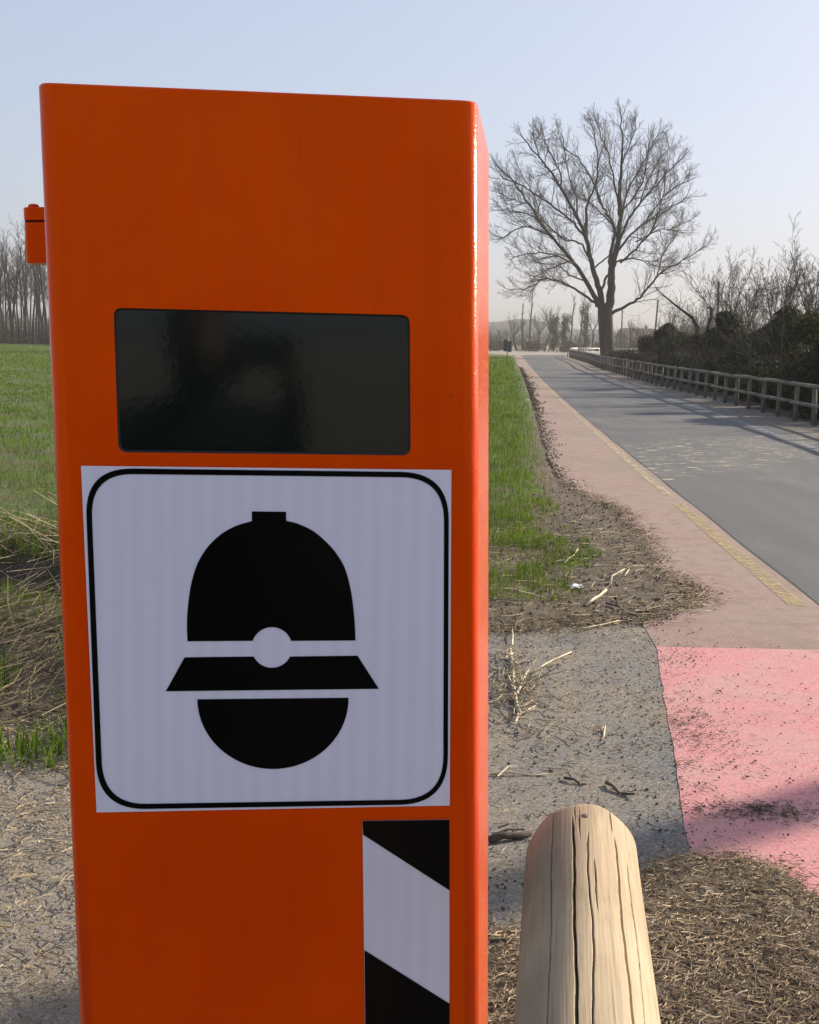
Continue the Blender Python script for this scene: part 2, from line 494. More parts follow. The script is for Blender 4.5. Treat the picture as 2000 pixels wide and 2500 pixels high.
nx, ny = len(gx), len(gy)
i = np.arange(ny - 1)[:, None] * nx; j = np.arange(nx - 1)[None, :]
Fq = np.stack([i + j, i + j + 1, i + nx + j + 1, i + nx + j], -1).reshape(-1, 4)
go = objm('ground', npmesh('ground', V, Fq, M['gravel']))
go['kind'] = 'structure'

# edges along the road, as (x, y) on the ground
LANE_L = [(1.9, 17.5), (2.9, 29.7), (4.1, 45), (5.8, 67.7), (8.2, 100), (11.6, 145)]
SEAM = [(2.2, 2.0), (2.45, 5.6), (2.61, 7.9), (2.69, 9.06), (2.764, 10.77), (2.86, 12.7), (2.93, 15.4), (3.17, 19.25), (3.615, 25.7), (4.34, 36.1), (5.49, 51.8), (7.17, 76.4), (9.4, 108), (12.4, 145)]
WHITE = [(4.6, -8), (5.0, 2), (5.55, 10), (6.45, 20), (7.43, 33.1), (8.14, 50), (9.62, 77.5), (12.2, 110), (17.0, 146)]
FENCE = [(7.0, 8), (8.15, 24), (8.8, 35.8), (9.6, 50), (11.6, 78), (13.5, 97), (16.9, 138)]
_q = np.polyfit([p[1] for p in SEAM], [p[0] for p in SEAM], 3, w=[.4] + [1 / (1 + p[1] / 30) for p in SEAM[1:]])
SEAM = [(float(np.polyval(_q, y_)), float(y_)) for y_ in list(np.arange(2, 40, 2)) + list(np.arange(40, 146, 7))]
def xat(line, y):
    return float(np.interp(y, [p[1] for p in line], [p[0] for p in line]))
def xat_ext(line, y):
    if y < line[0][1]:
        (xa, ya), (xb, yb) = line[0], line[1]
        return xa + (y - ya) * (xb - xa) / (yb - ya)
    return xat(line, y)
def strip(name, fl, fr, ys, z, mat, ext=None):
    v = []; f = []
    rows = [((fl(y), y), (fr(y), y)) for y in ys]
    if ext: rows += ext
    for k, (a, b) in enumerate(rows):
        v += [(a[0], a[1], z), (b[0], b[1], z)]
        if k: f.append((2 * k - 2, 2 * k - 1, 2 * k + 1, 2 * k))
    o = obj(name, v, f, mat); o['kind'] = 'structure'
    return o
ysR = list(np.arange(-12, 30, 2)) + list(np.arange(30, 146, 4)) + [145]
SEAM2 = [(1.95, -12)] + SEAM
SHOUT = lambda y: xat_ext(WHITE, y) + .35
# the carriageway bends right beyond the big tree
bend = []
for k in range(1, 9):
    a = k / 8 * rad(75)
    L_ = (12.4 + 26 * (1 - math.cos(a)), 145 + 26 * math.sin(a))
    R_ = (17.4 + 21 * (1 - math.cos(a)), 145 + 21 * math.sin(a))
    bend.append((L_, R_))
strip('road', lambda y: xat(SEAM2, y), SHOUT, ysR, .0035, M['asphalt'], bend)
strip('road_shoulder', SHOUT, lambda y: max(SHOUT(y) + .2, xat_ext(FENCE, y) + .25), [y for y in ysR if y < 142], .0025, M['shoulder'])
tag(strip('tar_seam', lambda y: xat(SEAM2, y) - .008 + .008 * math.sin(y * 1.7), lambda y: xat(SEAM2, y) + .012 + .008 * math.sin(y * 2.3),
      list(np.arange(-2, 60, .7)), .0068, M['seam']))
strip('edge_line', lambda y: xat_ext(WHITE, y) - .05, lambda y: xat_ext(WHITE, y) + .05, [y for y in ysR if y < 144], .0062, M['whiteline'])
strip('yellow_line', lambda y: xat(SEAM2, y) - .20, lambda y: xat(SEAM2, y) - .085, list(np.arange(7.75, 13.2, .5)), .0072, M['yellow'])
strip('worn_yellow_line', lambda y: xat(SEAM2, y) - .19, lambda y: xat(SEAM2, y) - .09, list(np.arange(13.4, 62, .8)), .0072, M['yellow2'])
# red cycle path: faded stretch and a freshly coated square
def lane_l(y): return xat([(.75, 2.0), (.905, 3.8), (1.33, 6.64), (1.55, 11)] + LANE_L, y)
strip('faded_cycle_path', lane_l, lambda y: xat(SEAM2, y) - .004, [6.61] + list(np.arange(7.0, 30, 1.0)) + list(np.arange(30, 146, 5)), .0045, M['faded'])
fresh = [(.905, 3.82), (.70, 2.4), (.62, 1.0), (2.25, 1.0), (2.42, 5.0), (2.46, 6.60), (1.33, 6.64)]
sheet('fresh_red_path', jag(fresh, .12, .004, 2), .0044, M['fresh'])
# old transverse marking on the carriageway
sheet('old_road_marking', [g(1575, 1182), g(1640, 1172), g(1990, 1120), g(1990, 1060), g(1700, 1070), g(1520, 1085), g(1545, 1120)], .0062, M['oldmark'])
# lay-by of dusty asphalt
apron = [(-1.2, 6.6), (.2, 7.0), (1.55, 7.1), (1.6, 5.0), (1.2, 3.0), (1.2, 1.2), (-.35, 1.2), (-.8, 3.4)]
sheet('lay_by', jag(apron, .2, .03, 5), .0022, M['dusty'])
# soil spread over the path's edge
vs = [g(1310, 1000), g(1322, 1080), g(1347, 1164), g(1420, 1205), g(1505, 1243), g(1545, 1290), g(1569, 1320), g(1613, 1396), g(1697, 1445), g(1690, 1474),
      g(1593, 1504), g(1519, 1519), g(1347, 1528), g(1199, 1545)]
vs = [(p.x, p.y) for p in vs] + [(-.3, 6.9), (-1.2, 6.9), (-1.2, 30), (2.0, 30)]
sheet('verge_soil', jag(vs, .10, .028, 8), .0090, M['soil'])
# low mound of soil and clippings at the bottom
mb = [g(1200, 2275), g(1290, 2290), g(1420, 2230), g(1540, 2150), g(1620, 2115), g(1740, 2105), g(1860, 2112), g(1940, 2155), g(1975, 2200), g(2060, 2290)]
mb = [(p.x, p.y) for p in mb] + [(1.45, 2.9), (1.6, 2.0), (1.0, .9), (.1, .7), (-.5, 1.2), (-.4, 3.0)]
mb = jag(mb, .05, .014, 12)
c0 = Vector((.65, 2.45)); vv = []; ff = []; nb = len(mb); rings = 14
for k in range(rings + 1):
    s = 1 - k / rings
    for q in mb:
        p = c0.lerp(Vector(q), s)
        h = .008 + .05 * (1 - s ** 4) + (0 if k == 0 else .010 * float(vnoise(p.x * 14, p.y * 14, 6)))
        vv.append((p.x, p.y, h))
for k in range(rings):
    for q in range(nb):
        a, b = k * nb + q, k * nb + (q + 1) % nb
        ff.append((a, b, b + nb, a + nb))
mo = obj('soil_mound', vv, ff, M['soil']); mo['kind'] = 'structure'
hb = [(xat_ext(FENCE, y_) + .2, y_) for y_ in np.arange(8, 140, 4)] + [(xat_ext(FENCE, y_) + 9 + y_ * .06, y_) for y_ in np.arange(136, 7, -8)]
sheet('hedge_floor', hb, .0060, M['leafmould'])
# the field and its far edge
fld = [(-1.3, 10.0), (-14, 9.9), (-40, 20), (-160, 60), (-160, 175), (-20, 175), (8, 168), (11.5, 145), (8.1, 100), (5.7, 67), (4.02, 45), (2.8, 29.7), (1.75, 17), (1.15, 12), (-.5, 11)]
sheet('field', jag(fld, .5, .05, 4), .0120, M['field'])

# ------------------------------------------------------------------ orange speed-camera box
PA, PB = 1.455, .115                       # front plane y = PA + PB * x
PN = Vector((PB, -1, 0)).normalized()      # towards the viewer
def fp(x, y, off=0.0):
    d = ray(x, y)
    return CP + d * (PA / (d.y - PB * d.x)) + PN * off
def build_box():
    tl, tr, bl, br = fp(88, 198), fp(1166, 247), fp(190, 2500), fp(1168, 2500)
    btr, bbr = aty(1195, 361, 1.86), aty(1192, 2500, 1.86)
    ztop = (tl.z + tr.z) / 2
    def ext(a, b, z):
        t = (z - a.z) / (b.z - a.z); return a + (b - a) * t
    Z0 = .03
    base = Vector((-.15, 1.6, 0))
    root = empty('speed_camera_box', base)
    tag(root, 'tall orange metal speed camera box with helmet sign, beside the road', 'speed camera')
    def loc(p): return Vector(p) - base
    top = [tl, tr, Vector((btr.x, btr.y, ztop)), Vector((tl.x - .035, 1.80, ztop))]
    dt = [ext(tl, bl, Z0), ext(tr, br, Z0), ext(btr, bbr, Z0), None]
    bot = [dt[0], dt[1], dt[2], top[3] + (dt[0] - tl)]
    for p in top: p.z = ztop
    def section(c, r):
        out = []
        n = len(c)
        for k in range(n):
            p, a, b = c[k], c[k - 1], c[(k + 1) % n]
            u = (a - p).normalized(); w = (b - p).normalized()
            q1, q2 = p + u * r, p + w * r
            for s in range(7):
                t = s / 6
                out.append((1 - t) ** 2 * q1 + 2 * t * (1 - t) * p + t * t * q2)
        return out
    R = .017
    levels = []
    zt = ztop
    for fr, rr, z in ((0, R, None), (1, R, zt - .0025), (1, R, zt)):
        cs = []
        for a, b in zip(bot, top):
            p = a.copy() if fr == 0 else b.copy()
            if z is not None: p.z = z
            cs.append(p)
        sec = section(cs, rr)
        if z == zt:                                   # softened upper rim
            ce = sum(cs, Vector()) / 4
            sec = [p + (ce - p).normalized() * .0022 for p in sec]
        levels.append(sec)
    n = len(levels[0])
    # split in front sheet, wrap-around shell and lid
    # section order: corner0(FL) 0..6, corner1(FR) 7..13, corner2 14..20, corner3 21..27 ; front runs from 6 to 7, right side from 13 to 14
    v = [loc(p) for s in levels for p in s]
    f = []
    for k in range(2):
        for q in range(n):
            if q == 6 and k == 0: continue            # front sheet is built with its opening
            if q == 13: continue                      # right flank is a sheet of its own
            a, b = k * n + q, k * n + (q + 1) % n
            f.append((a, b, b + n, a + n))
    f.append([2 * n + q for q in range(n)])
    f.append([n - 1 - q for q in range(n)])
    sh = obj('housing', v, f, M['orange'], root, True)
    sh.data.polygons[len(f) - 1].use_smooth = False; sh.data.polygons[len(f) - 2].use_smooth = False
    # right flank
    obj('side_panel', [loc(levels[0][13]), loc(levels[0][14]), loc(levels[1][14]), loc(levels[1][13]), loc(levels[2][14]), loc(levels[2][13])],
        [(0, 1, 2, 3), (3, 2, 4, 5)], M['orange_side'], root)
    # front with the window opening
    o4 = [levels[0][6], levels[0][7], levels[1][7], levels[1][6]]
    wc = [(277, 751), (1001, 769), (1003, 1112), (289, 1104)]
    def rounded(c, r, seg=6):
        out = []
        for k in range(len(c)):
            p, a, b = Vector(c[k]), Vector(c[k - 1]), Vector(c[(k + 1) % len(c)])
            q1 = p + (a - p).normalized() * r; q2 = p + (b - p).normalized() * r
            for s in range(seg + 1):
                t = s / seg
                out.append((1 - t) ** 2 * q1 + 2 * t * (1 - t) * p + t * t * q2)
        return out
    hole = rounded(wc, 22)
    hv = [fp(p.x, p.y) for p in hole]
    bm = bmesh.new()
    a = [bm.verts.new(loc(p)) for p in o4]
    b = [bm.verts.new(loc(p)) for p in hv]
    ed = [bm.edges.new((a[k], a[(k + 1) % 4])) for k in range(4)] + [bm.edges.new((b[k], b[(k + 1) % len(b)])) for k in range(len(b))]
    bmesh.ops.triangle_fill(bm, use_beauty=True, use_dissolve=False, edges=ed)
    for fc in bm.faces:
        fc.normal_update()
        if fc.normal.dot(PN) < 0: fc.normal_flip()
    c = [bm.verts.new(loc(p - PN * .004 )) for p in hv]
    for k in range(len(b)):
        k2 = (k + 1) % len(b)
        bm.faces.new((b[k], b[k2], c[k2], c[k]))
    bmobj('front_sheet', bm, M['orange'], root)
    # window: pane behind the opening, thin gasket
    pw = rounded([(273, 747), (1005, 765), (1007, 1116), (285, 1108)], 24)
    vp = [loc(fp(p.x, p.y, -.0045)) for p in pw] + [loc(fp(p.x, p.y, -.0095)) for p in pw]
    k = len(pw)
    win = obj('camera_window', vp, [list(range(k))[::-1], list(range(k, 2 * k))] + [(q, (q + 1) % k, k + (q + 1) % k, k + q) for q in range(k)], M['glass'], root)
    gi = rounded([(282, 756), (996, 774), (998, 1107), (294, 1099)], 18)
    vo_ = [loc(fp(p.x, p.y, -.0012)) for p in hole]; vi = [loc(fp(p.x, p.y, -.0042)) for p in gi]
    k = len(hole)
    obj('gasket', vo_ + vi, [(q, (q + 1) % k, k + (q + 1) % k, k + q) for q in range(k)], M['gasket'], win)
    def film(name, pts, off, mat, parent, holes=()):
        vs_ = [[loc(fp(p[0], p[1], off)) for p in L] for L in (pts, *holes)]
        flat = [p for L in vs_ for p in L]
        fs = []
        for t in tessellate_polygon(vs_):
            A, B, C_ = (flat[q] for q in t)
            fs.append(tuple(t) if (B - A).cross(C_ - A).dot(PN) > 0 else (t[0], t[2], t[1]))
        return obj(name, flat, fs, mat, parent)
    # helmet sign
    st = film('helmet_sign', [(198, 1137), (1102, 1147), (1098, 1966), (236, 1983)], .0010, M['white'], root)
    outer = rounded([(207, 1142), (1096, 1153), (1093, 1962), (239, 1976)], 118, 14)
    inner = rounded([(221, 1156), (1084, 1166), (1082, 1950), (253, 1963)], 106, 14)
    film('sign_border', [tuple(p) for p in outer], .0016, M['black'], st, [[tuple(p) for p in inner][::-1]])
    def smooth_curve(pts, k=5):
        out = []
        P = [Vector(p) for p in pts]
        for q in range(len(P) - 1):
            p0, p1, p2, p3 = P[max(q - 1, 0)], P[q], P[q + 1], P[min(q + 2, len(P) - 1)]
            for s in range(k):
                t = s / k
                w = .5 * (2 * p1 + (p2 - p0) * t + (2 * p0 - 5 * p1 + 4 * p2 - p3) * t * t + (3 * p1 - p0 - 3 * p2 + p3) * t ** 3)
                out.append(tuple(w))
        out.append(tuple(P[-1]))
        return out
    cl = smooth_curve([(458, 1565), (456.5, 1526), (458, 1491), (463, 1448), (470, 1413), (484, 1372), (508, 1334), (542, 1302), (580, 1282), (615, 1272)])
    cr = smooth_curve([(699, 1271), (727, 1278), (765, 1296), (796, 1322), (820, 1349), (841, 1384), (853.5, 1426), (861, 1468), (866, 1520), (868, 1563)])
    cx, cy, r_ = 664, 1580, 49.5
    a0 = math.asin((cy - 1564) / r_)
    arc = [(cx + r_ * math.cos(t), cy - r_ * math.sin(t)) for t in np.linspace(a0, math.pi - a0, 26)]
    film('helmet_crown', cl + [(615, 1248), (698.5, 1249)] + cr + arc, .0016, M['black'], st)
    a1 = math.asin((1602 - cy) / r_)
    arc = [(cx + r_ * math.cos(t), cy + r_ * math.sin(t)) for t in np.linspace(math.pi - a1, a1, 20)]
    film('helmet_brim', [(405, 1687), (451, 1604)] + arc + [(873, 1600), (925, 1681)], .0016, M['black'], st)
    half = [(666.5 - 184.5 * math.cos(t), 1704.5 + (172 * math.sin(t)) + (2 if t < .01 else (-2 if t > 3.13 else 0))) for t in np.linspace(0, math.pi, 48)]
    film('face_disc', half, .0016, M['black'], st)
    # hazard strip: white sheet with slanted black bands, down to the foot
    def lx(y): return 886 + (y - 2003) * .0115
    hz = film('hazard_strip', [(885, 2003), (1097, 2000), (1097, 4100), (lx(4100), 4100)], .0010, M['white'], root)
    film('black_band', [(885, 2003), (1097, 2000), (1097.4, 2173), (886.5, 2037)], .0016, M['black'], hz)
    y = 2318
    while y < 3700:
        film('black_band', [(lx(y), y), (1097.4, y + 131), (1097.4, y + 131 + 272), (lx(y + 280), y + 280)], .0016, M['black'], hz)
        y += 560
    # lock housing on the left flank
    hg = bpy.data.objects.new('lock_housing', None); link(hg, root)
    def prism(name, px0, px1, py0, py1, Y, dep, mat):
        a, b = aty(px0, py0, Y), aty(px1, py1, Y)
        cxm, czm = (a.x + b.x) / 2, (a.z + b.z) / 2
        bm = bmesh.new()
        bmesh.ops.create_cube(bm, size=1)
        bmesh.ops.scale(bm, vec=(abs(b.x - a.x), dep, abs(a.z - b.z)), verts=bm.verts)
        bmesh.ops.bevel(bm, geom=[e for e in bm.edges if abs(e.verts[0].co.z - e.verts[1].co.z) > .01], offset=.007, segments=4, affect='EDGES', profile=.5)
        bmesh.ops.bevel(bm, geom=[e for e in bm.edges if abs(e.verts[0].co.z - e.verts[1].co.z) < 1e-5], offset=.0009, segments=1, affect='EDGES')
        bmesh.ops.rotate(bm, cent=(0, 0, 0), matrix=Matrix.Rotation(rad(-1.6), 3, 'Y'), verts=bm.verts)
        bmesh.ops.translate(bm, vec=loc(Vector((cxm, Y + dep / 2, czm))), verts=bm.verts)
        return bmobj(name, bm, mat, hg)
    prism('lock_cap', 54, 150, 504, 538, 1.55, .05, M['orange'])
    prism('lock_barrel', 57, 155, 541, 642, 1.55, .05, M['orange'])
    prism('lock_joint', 60, 150, 535, 545, 1.556, .038, M['gasket'])
    bm = bmesh.new(); bmesh.ops.create_uvsphere(bm, u_segments=12, v_segments=6, radius=.007)
    bmesh.ops.scale(bm, vec=(1, 1, .5), verts=bm.verts)
    bmesh.ops.translate(bm, vec=loc(aty(82, 504, 1.572)), verts=bm.verts)
    bmobj('lock_nub', bm, M['orange'], hg, True)
    # rust freckles
    for q, (px, py, r) in enumerate([(1100, 967, 2.6), (1108, 1300, 1.4), (171, 1310, 1.8), (560, 2300, 1.2)]):
        film('rust_spot', [(px + r * math.cos(t) * (1 + .2 * math.sin(3 * t)), py + r * 1.2 * math.sin(t)) for t in np.linspace(0, 2 * math.pi, 9)[:-1]], .0006, M['rust'], root)
    # foot plate on the ground
    cs = [p + (p - sum(bot, Vector()) / 4).normalized() * .05 for p in bot]
    v = [loc(Vector((p.x, p.y, z))) for z in (.007, .03) for p in cs]
    obj('foot_plate', v, [(3, 2, 1, 0), (4, 5, 6, 7), (0, 1, 5, 4), (1, 2, 6, 5), (2, 3, 7, 6), (3, 0, 4, 7)], M['orange_side'], root)
build_box()

# ------------------------------------------------------------------ round wooden rail beside the box
def build_rail():
    ax = Vector((.119, 1, 0)).normalized(); side = Vector((ax.y, -ax.x, 0))
    p1 = Vector((.1585 + .119 * .372, 1.372, 1.024)); r0 = .0622; L = 2.1
    p0 = p1 - ax * L
    root = empty('wooden_handrail', (p0.x, p0.y, 0))
    tag(root, 'round cracked timber handrail end jutting out right of the orange box', 'handrail')
    base = Vector((p0.x, p0.y, 0))
    NA, NL = 840, 150
    rr = random.Random(5)
    # drying cracks: (angle from top towards the right, start, end measured back from the tip, half width in m, wander)
    cr = [(-.16, .0, .06, .0007, 0), (-.20, .045, 1.2, .0010, .01), (.03, .09, .8, .0006, .02), (.47, .0, .07, .0009, .0), (.52, .075, 1.3, .0008, .012),
          (-.58, .0, 1.5, .0006, .01), (-.09, .02, .11, .0006, .0), (.12, .16, .28, .0005, 0), (.75, .12, .8, .0005, .01),
          (1.2, .05, 1.5, .0012, .01), (2.2, .1, 1.5, .002, .01), (-1.5, .1, 1.6, .0012, .01), (-2.4, .05, 1.5, .0012, .01)]
    # angles: denser near cracks
    an = np.linspace(-math.pi, math.pi, NA, endpoint=False)
    ls = np.concatenate([np.linspace(0, .55, 120), np.linspace(.57, L, NL - 120)])
    A, Lg = np.meshgrid(an, ls)
    rad_ = r0 + .0012 * np.sin(A * 3 + 1) + .0007 * np.sin(A * 7 + Lg * 9) + .0012 * np.sin(Lg * 4 + A)
    for (a, s, e, w, wn_) in cr:
        ac = a + wn_ * np.sin(Lg * 23 + a * 9) + .004 * np.sin(Lg * 90 + a * 20) + .012 * np.sin(Lg * 7 + a * 3)
        fade = np.clip((Lg - s + .004) / .03, 0, 1) * np.clip((e - Lg) / .06, 0, 1)
        wd = w * (.45 + .55 * fade) / r0
        dd = np.abs((A - ac + math.pi) % (2 * math.pi) - math.pi)
        rad_ = rad_ - np.where(fade > 0, fade * (.014 if w > .0009 else .007) * np.clip(1.35 - dd / wd, 0, 1), 0)
    ch = np.clip(1 - Lg / .005, 0, 1); rad_ = rad_ - .004 * ch ** 2
    P = []
    c = np.cos(A) * rad_; s = np.sin(A) * rad_
    tip = np.array(p1 - base)
    Vx = tip[None, None, :] - np.array(ax)[None, None, :] * Lg[..., None] + np.array(side)[None, None, :] * s[..., None] + np.array((0, 0, 1.))[None, None, :] * c[..., None]
    V = Vx.reshape(-1, 3)
    nl = len(ls)
    i = np.arange(nl - 1)[:, None] * NA; j = np.arange(NA)[None, :]; j2 = (j + 1) % NA
    Fq = np.stack([i + j, i + NA + j, i + NA + j2, i + j2], -1).reshape(-1, 4)
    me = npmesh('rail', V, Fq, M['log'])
    bm = bmesh.new(); bm.from_mesh(me); bm.verts.ensure_lookup_table()
    bm.faces.new([bm.verts[q] for q in range(NA)]); bm.faces.new([bm.verts[(nl - 1) * NA + q] for q in range(NA)][::-1])
    bmesh.ops.recalc_face_normals(bm, faces=bm.faces)
    bm.to_mesh(me); bm.free()
    me.polygons.foreach_set('use_smooth', [len(p.vertices) == 4 for p in me.polygons])
    o = objm('rail', me, root)
    # nail: sunk head in a small hole
    c = p1 - ax * .042 + side * .0015 + Vector((0, 0, r0 + .0002)) - base
    bm = bmesh.new()
    for (ra, z) in ((.0082, .0002), (.0060, -.0014), (.0050, .0008), (.0022, .0022), (.0002, .0024)):
        for q in range(14):
            t = q / 14 * 2 * math.pi; bm.verts.new(c + Vector((ra * math.cos(t), ra * 1.9 * math.sin(t), z)))
    bm.verts.ensure_lookup_table()
    for k in range(4):
        for q in range(14):
            bm.faces.new([bm.verts[k * 14 + q], bm.verts[k * 14 + (q + 1) % 14], bm.verts[(k + 1) * 14 + (q + 1) % 14], bm.verts[(k + 1) * 14 + q]])
    bmobj('nail', bm, M['nail'], o, True)
    # posts carrying it, below the frame
    for t in (.78, 2.0):
        q = p1 - ax * t - base
        tube_obj('post', [(q.x, q.y, -.02), (q.x, q.y, .5), (q.x, q.y, 1.024 - r0 + .012)], [.062, .061, .06], M['log'], root, 20)
build_rail()

# ------------------------------------------------------------------ bare trees
def unit(v):
    x, y, z = v
    l = math.sqrt(x * x + y * y + z * z) + 1e-9
    return (x / l, y / l, z / l)
def perp(d, r):
    a, b, c = r.random() - .5, r.random() - .5, r.random() - .5
    return unit((d[1] * c - d[2] * b, d[2] * a - d[0] * c, d[0] * b - d[1] * a))
def grow(out, p, d, L, r, lvl, maxl, R, up=.10, nch=(7, 6, 5, 4), ang=(.5, .9), lr=(.32, .6), wig=.10, rmin=.003, t0=.2, tip=.3):
    ns = (9, 6, 4, 3, 3)[min(lvl, 4)]
    x, y, z = p; d = unit(d); st = L / ns; w2 = wig * 3.4
    pts = [(x, y, z)]; rr = [r]; dirs = [d]; rnd = R.random
    for k in range(ns):
        d = unit((d[0] + (rnd() - .5) * w2, d[1] + (rnd() - .5) * w2, d[2] + (rnd() - .5) * w2 + up))
        x += d[0] * st; y += d[1] * st; z += d[2] * st
        pts.append((x, y, z)); dirs.append(d)
        rr.append(max(rmin, r * (1 - (1 - tip) * (k + 1) / ns)))
    out.append((pts, rr, lvl))
    if lvl < maxl: kids(out, pts, rr, dirs, L, lvl, maxl, R, up, nch, ang, lr, wig, rmin, t0)
THICK = .013
def kids(out, pts, rr, dirs, L, lvl, maxl, R, up, nch, ang, lr, wig, rmin, t0, n=None):
    n = n or nch[min(lvl, len(nch) - 1)]
    ns = len(pts) - 1
    for k in range(n):
        t = t0 + (1 - t0) * (k + R.random()) / n
        q = min(int(t * ns), ns - 1); fr = t * ns - q
        pa, pb = pts[q], pts[q + 1]
        p = (pa[0] + (pb[0] - pa[0]) * fr, pa[1] + (pb[1] - pa[1]) * fr, pa[2] + (pb[2] - pa[2]) * fr)
        rc = rr[q] * (1 - fr) + rr[q + 1] * fr
        d = dirs[min(q + 1, ns)]
        a = R.uniform(*ang); ca, sa = math.cos(a), math.sin(a); e = perp(d, R)
        ll = L * R.uniform(*lr) * (1.15 - .55 * t)
        grow(out, p, (d[0] * ca + e[0] * sa, d[1] * ca + e[1] * sa, d[2] * ca + e[2] * sa), ll, max(rmin, min(rc * .7, ll * THICK)), lvl + 1, maxl, R, up, nch, ang, lr, wig, rmin, .15)
def smooth_mesh(name, br, mat, sides=None):
    V, Fq = tubes(br, sides)
    me = npmesh(name, V, Fq, mat)
    me.polygons.foreach_set('use_smooth', np.ones(len(me.polygons), dtype=bool))
    return me

# the big poplar by the bend
def big_tree():
    TY = 127.0
    b = aty(1490, 884, TY); base = Vector((b.x, b.y, 0))
    root = empty('bare_poplar', base)
    tag(root, 'huge bare wide-crowned tree standing alone behind the fence by the bend', 'tree')
    R = random.Random(21)
    def z2(zx, zy, dy=0):
        zx = 682 + (zx - 682) * .93; zy = 1390 + (zy - 1390) * .945
        p = aty(1150 + zx / 2.03, 200 + zy / 2.03, TY + dy) - base
        return (p.x, p.y, p.z)
    sc = TY / F_PX / 2.03
    limbs = [  # zoom points, radius in zoom px at start, end, depth slope
        ([(680, 1395), (676, 1340), (672, 1280), (667, 1190), (664, 1120), (662, 1080)], 36, 36, 0),
        ([(682, 1130), (694, 1000), (700, 900), (722, 800), (738, 720), (745, 600), (741, 480), (752, 340), (756, 220), (746, 100)], 29, 3, .5),
        ([(690, 985), (690, 860), (703, 770), (716, 690), (675, 610), (640, 545), (600, 450), (540, 340), (440, 265)], 14, 2.5, -1.2),
        ([(735, 760), (790, 640), (850, 560), (920, 480), (1000, 390), (1060, 330)], 9, 2.5, -2),
        ([(738, 800), (800, 720), (880, 660), (960, 600), (1100, 520)], 8, 2.5, 2),
        ([(742, 870), (830, 790), (905, 700), (960, 560), (985, 450)], 7, 2.5, -4),
        ([(742, 690), (762, 560), (810, 440), (880, 320), (950, 190)], 9, 2.5, 3),
        ([(744, 640), (720, 480), (690, 330), (640, 200), (610, 110)], 7, 2.5, 4),
        ([(650, 1120), (632, 1010), (600, 900), (560, 740), (520, 640), (430, 480), (330, 340), (230, 220)], 22, 3, -1),
        ([(562, 740), (568, 580), (605, 475), (625, 330), (600, 150)], 11, 2.5, 2),
        ([(555, 730), (500, 660), (400, 580), (250, 480), (120, 420)], 9, 2.5, -3),
        ([(585, 850), (520, 760), (440, 740), (330, 640), (280, 500), (190, 350)], 7, 2, 4),
        ([(628, 1090), (560, 960), (500, 870), (430, 790), (350, 690), (260, 560), (190, 460), (100, 370)], 16, 3, 1),
        ([(350, 690), (250, 610), (110, 590)], 6, 2, -2), ([(370, 720), (230, 680), (110, 740)], 6, 2, 2),
        ([(500, 870), (380, 820), (260, 820), (160, 850)], 6, 2, -3), ([(480, 855), (370, 900), (280, 940)], 5, 2, 3),
        ([(612, 1075), (520, 1020), (430, 970), (340, 950), (260, 1000), (160, 1010)], 9, 2, -2),
        ([(680, 1150), (725, 1120), (800, 1080), (870, 1030), (940, 940), (1000, 895), (1110, 840), (1210, 770)], 12, 2, -1),
        ([(715, 862), (790, 846), (850, 850), (930, 880), (1010, 890)], 6, 2, 2), ([(640, 1020), (665, 960), (690, 925)], 8, 7, 0),
        ([(600, 900), (660, 850), (690, 830)], 5, 4, 1), ([(940, 940), (970, 830), (1030, 740)], 5, 2, 2),
        ([(720, 700), (600, 560), (480, 500)], 5, 2, 5), ([(745, 600), (820, 520), (870, 420), (900, 250)], 6, 2, -5),
        ([(520, 640), (510, 520), (470, 400), (430, 180)], 7, 2, 3), ([(430, 480), (420, 380), (350, 250), (330, 190)], 6, 2, -4), ([(752, 340), (800, 240), (830, 130)], 5, 2, 2),
        ([(880, 660), (960, 540), (1040, 470), (1110, 430)], 5, 2, -3), ([(830, 760), (940, 700), (1050, 680), (1120, 640)], 5, 2, 4), ([(560, 960), (470, 930), (400, 880), (300, 870)], 5, 2, 5), ([(850, 560), (900, 420), (960, 320), (1010, 260)], 5, 2, 4), ([(330, 340), (300, 260), (280, 190)], 4, 2, 2), ([(260, 560), (180, 540), (100, 500)], 4, 2, 4)]
    trunk = []; crown = []
    for k, (zp, ra, rb, ds) in enumerate(limbs):
        n = len(zp); P = [np.array(z2(*q, dy=ds * (i_ / max(1, n - 1)) ** 1.2 * 1.7)) for i_, q in enumerate(zp)]
        pts = []
        for q in range(n - 1):
            p0, p1, p2, p3 = P[max(q - 1, 0)], P[q], P[q + 1], P[min(q + 2, n - 1)]
            for s in range(4):
                t = s / 4
                pts.append(.5 * (2 * p1 + (p2 - p0) * t + (2 * p0 - 5 * p1 + 4 * p2 - p3) * t * t + (3 * p1 - p0 - 3 * p2 + p3) * t ** 3))
        pts.append(P[-1])
        m_ = len(pts)
        rr = [sc * (1 if k == 0 else .84) * (ra + (rb - ra) * (i_ / (m_ - 1)) ** .7) for i_ in range(m_)]
        pts = [q + np.array([R.gauss(0, .05), R.gauss(0, .1), R.gauss(0, .05)]) * (0 if k == 0 else 1) for q in pts]
        if k == 0:
            rr[0] *= 1.25; rr[1] *= 1.1
        L = sum(np.linalg.norm(pts[q + 1] - pts[q]) for q in range(m_ - 1))
        dirs = [unit(tuple(pts[min(q + 1, m_ - 1)] - pts[max(q - 1, 0)])) for q in range(m_)]
        tp = [tuple(q) for q in pts]
        (trunk if k in (0, 1, 8, 12) else crown).append((tp, rr, 0 if k in (0, 1, 8, 12) else 1))
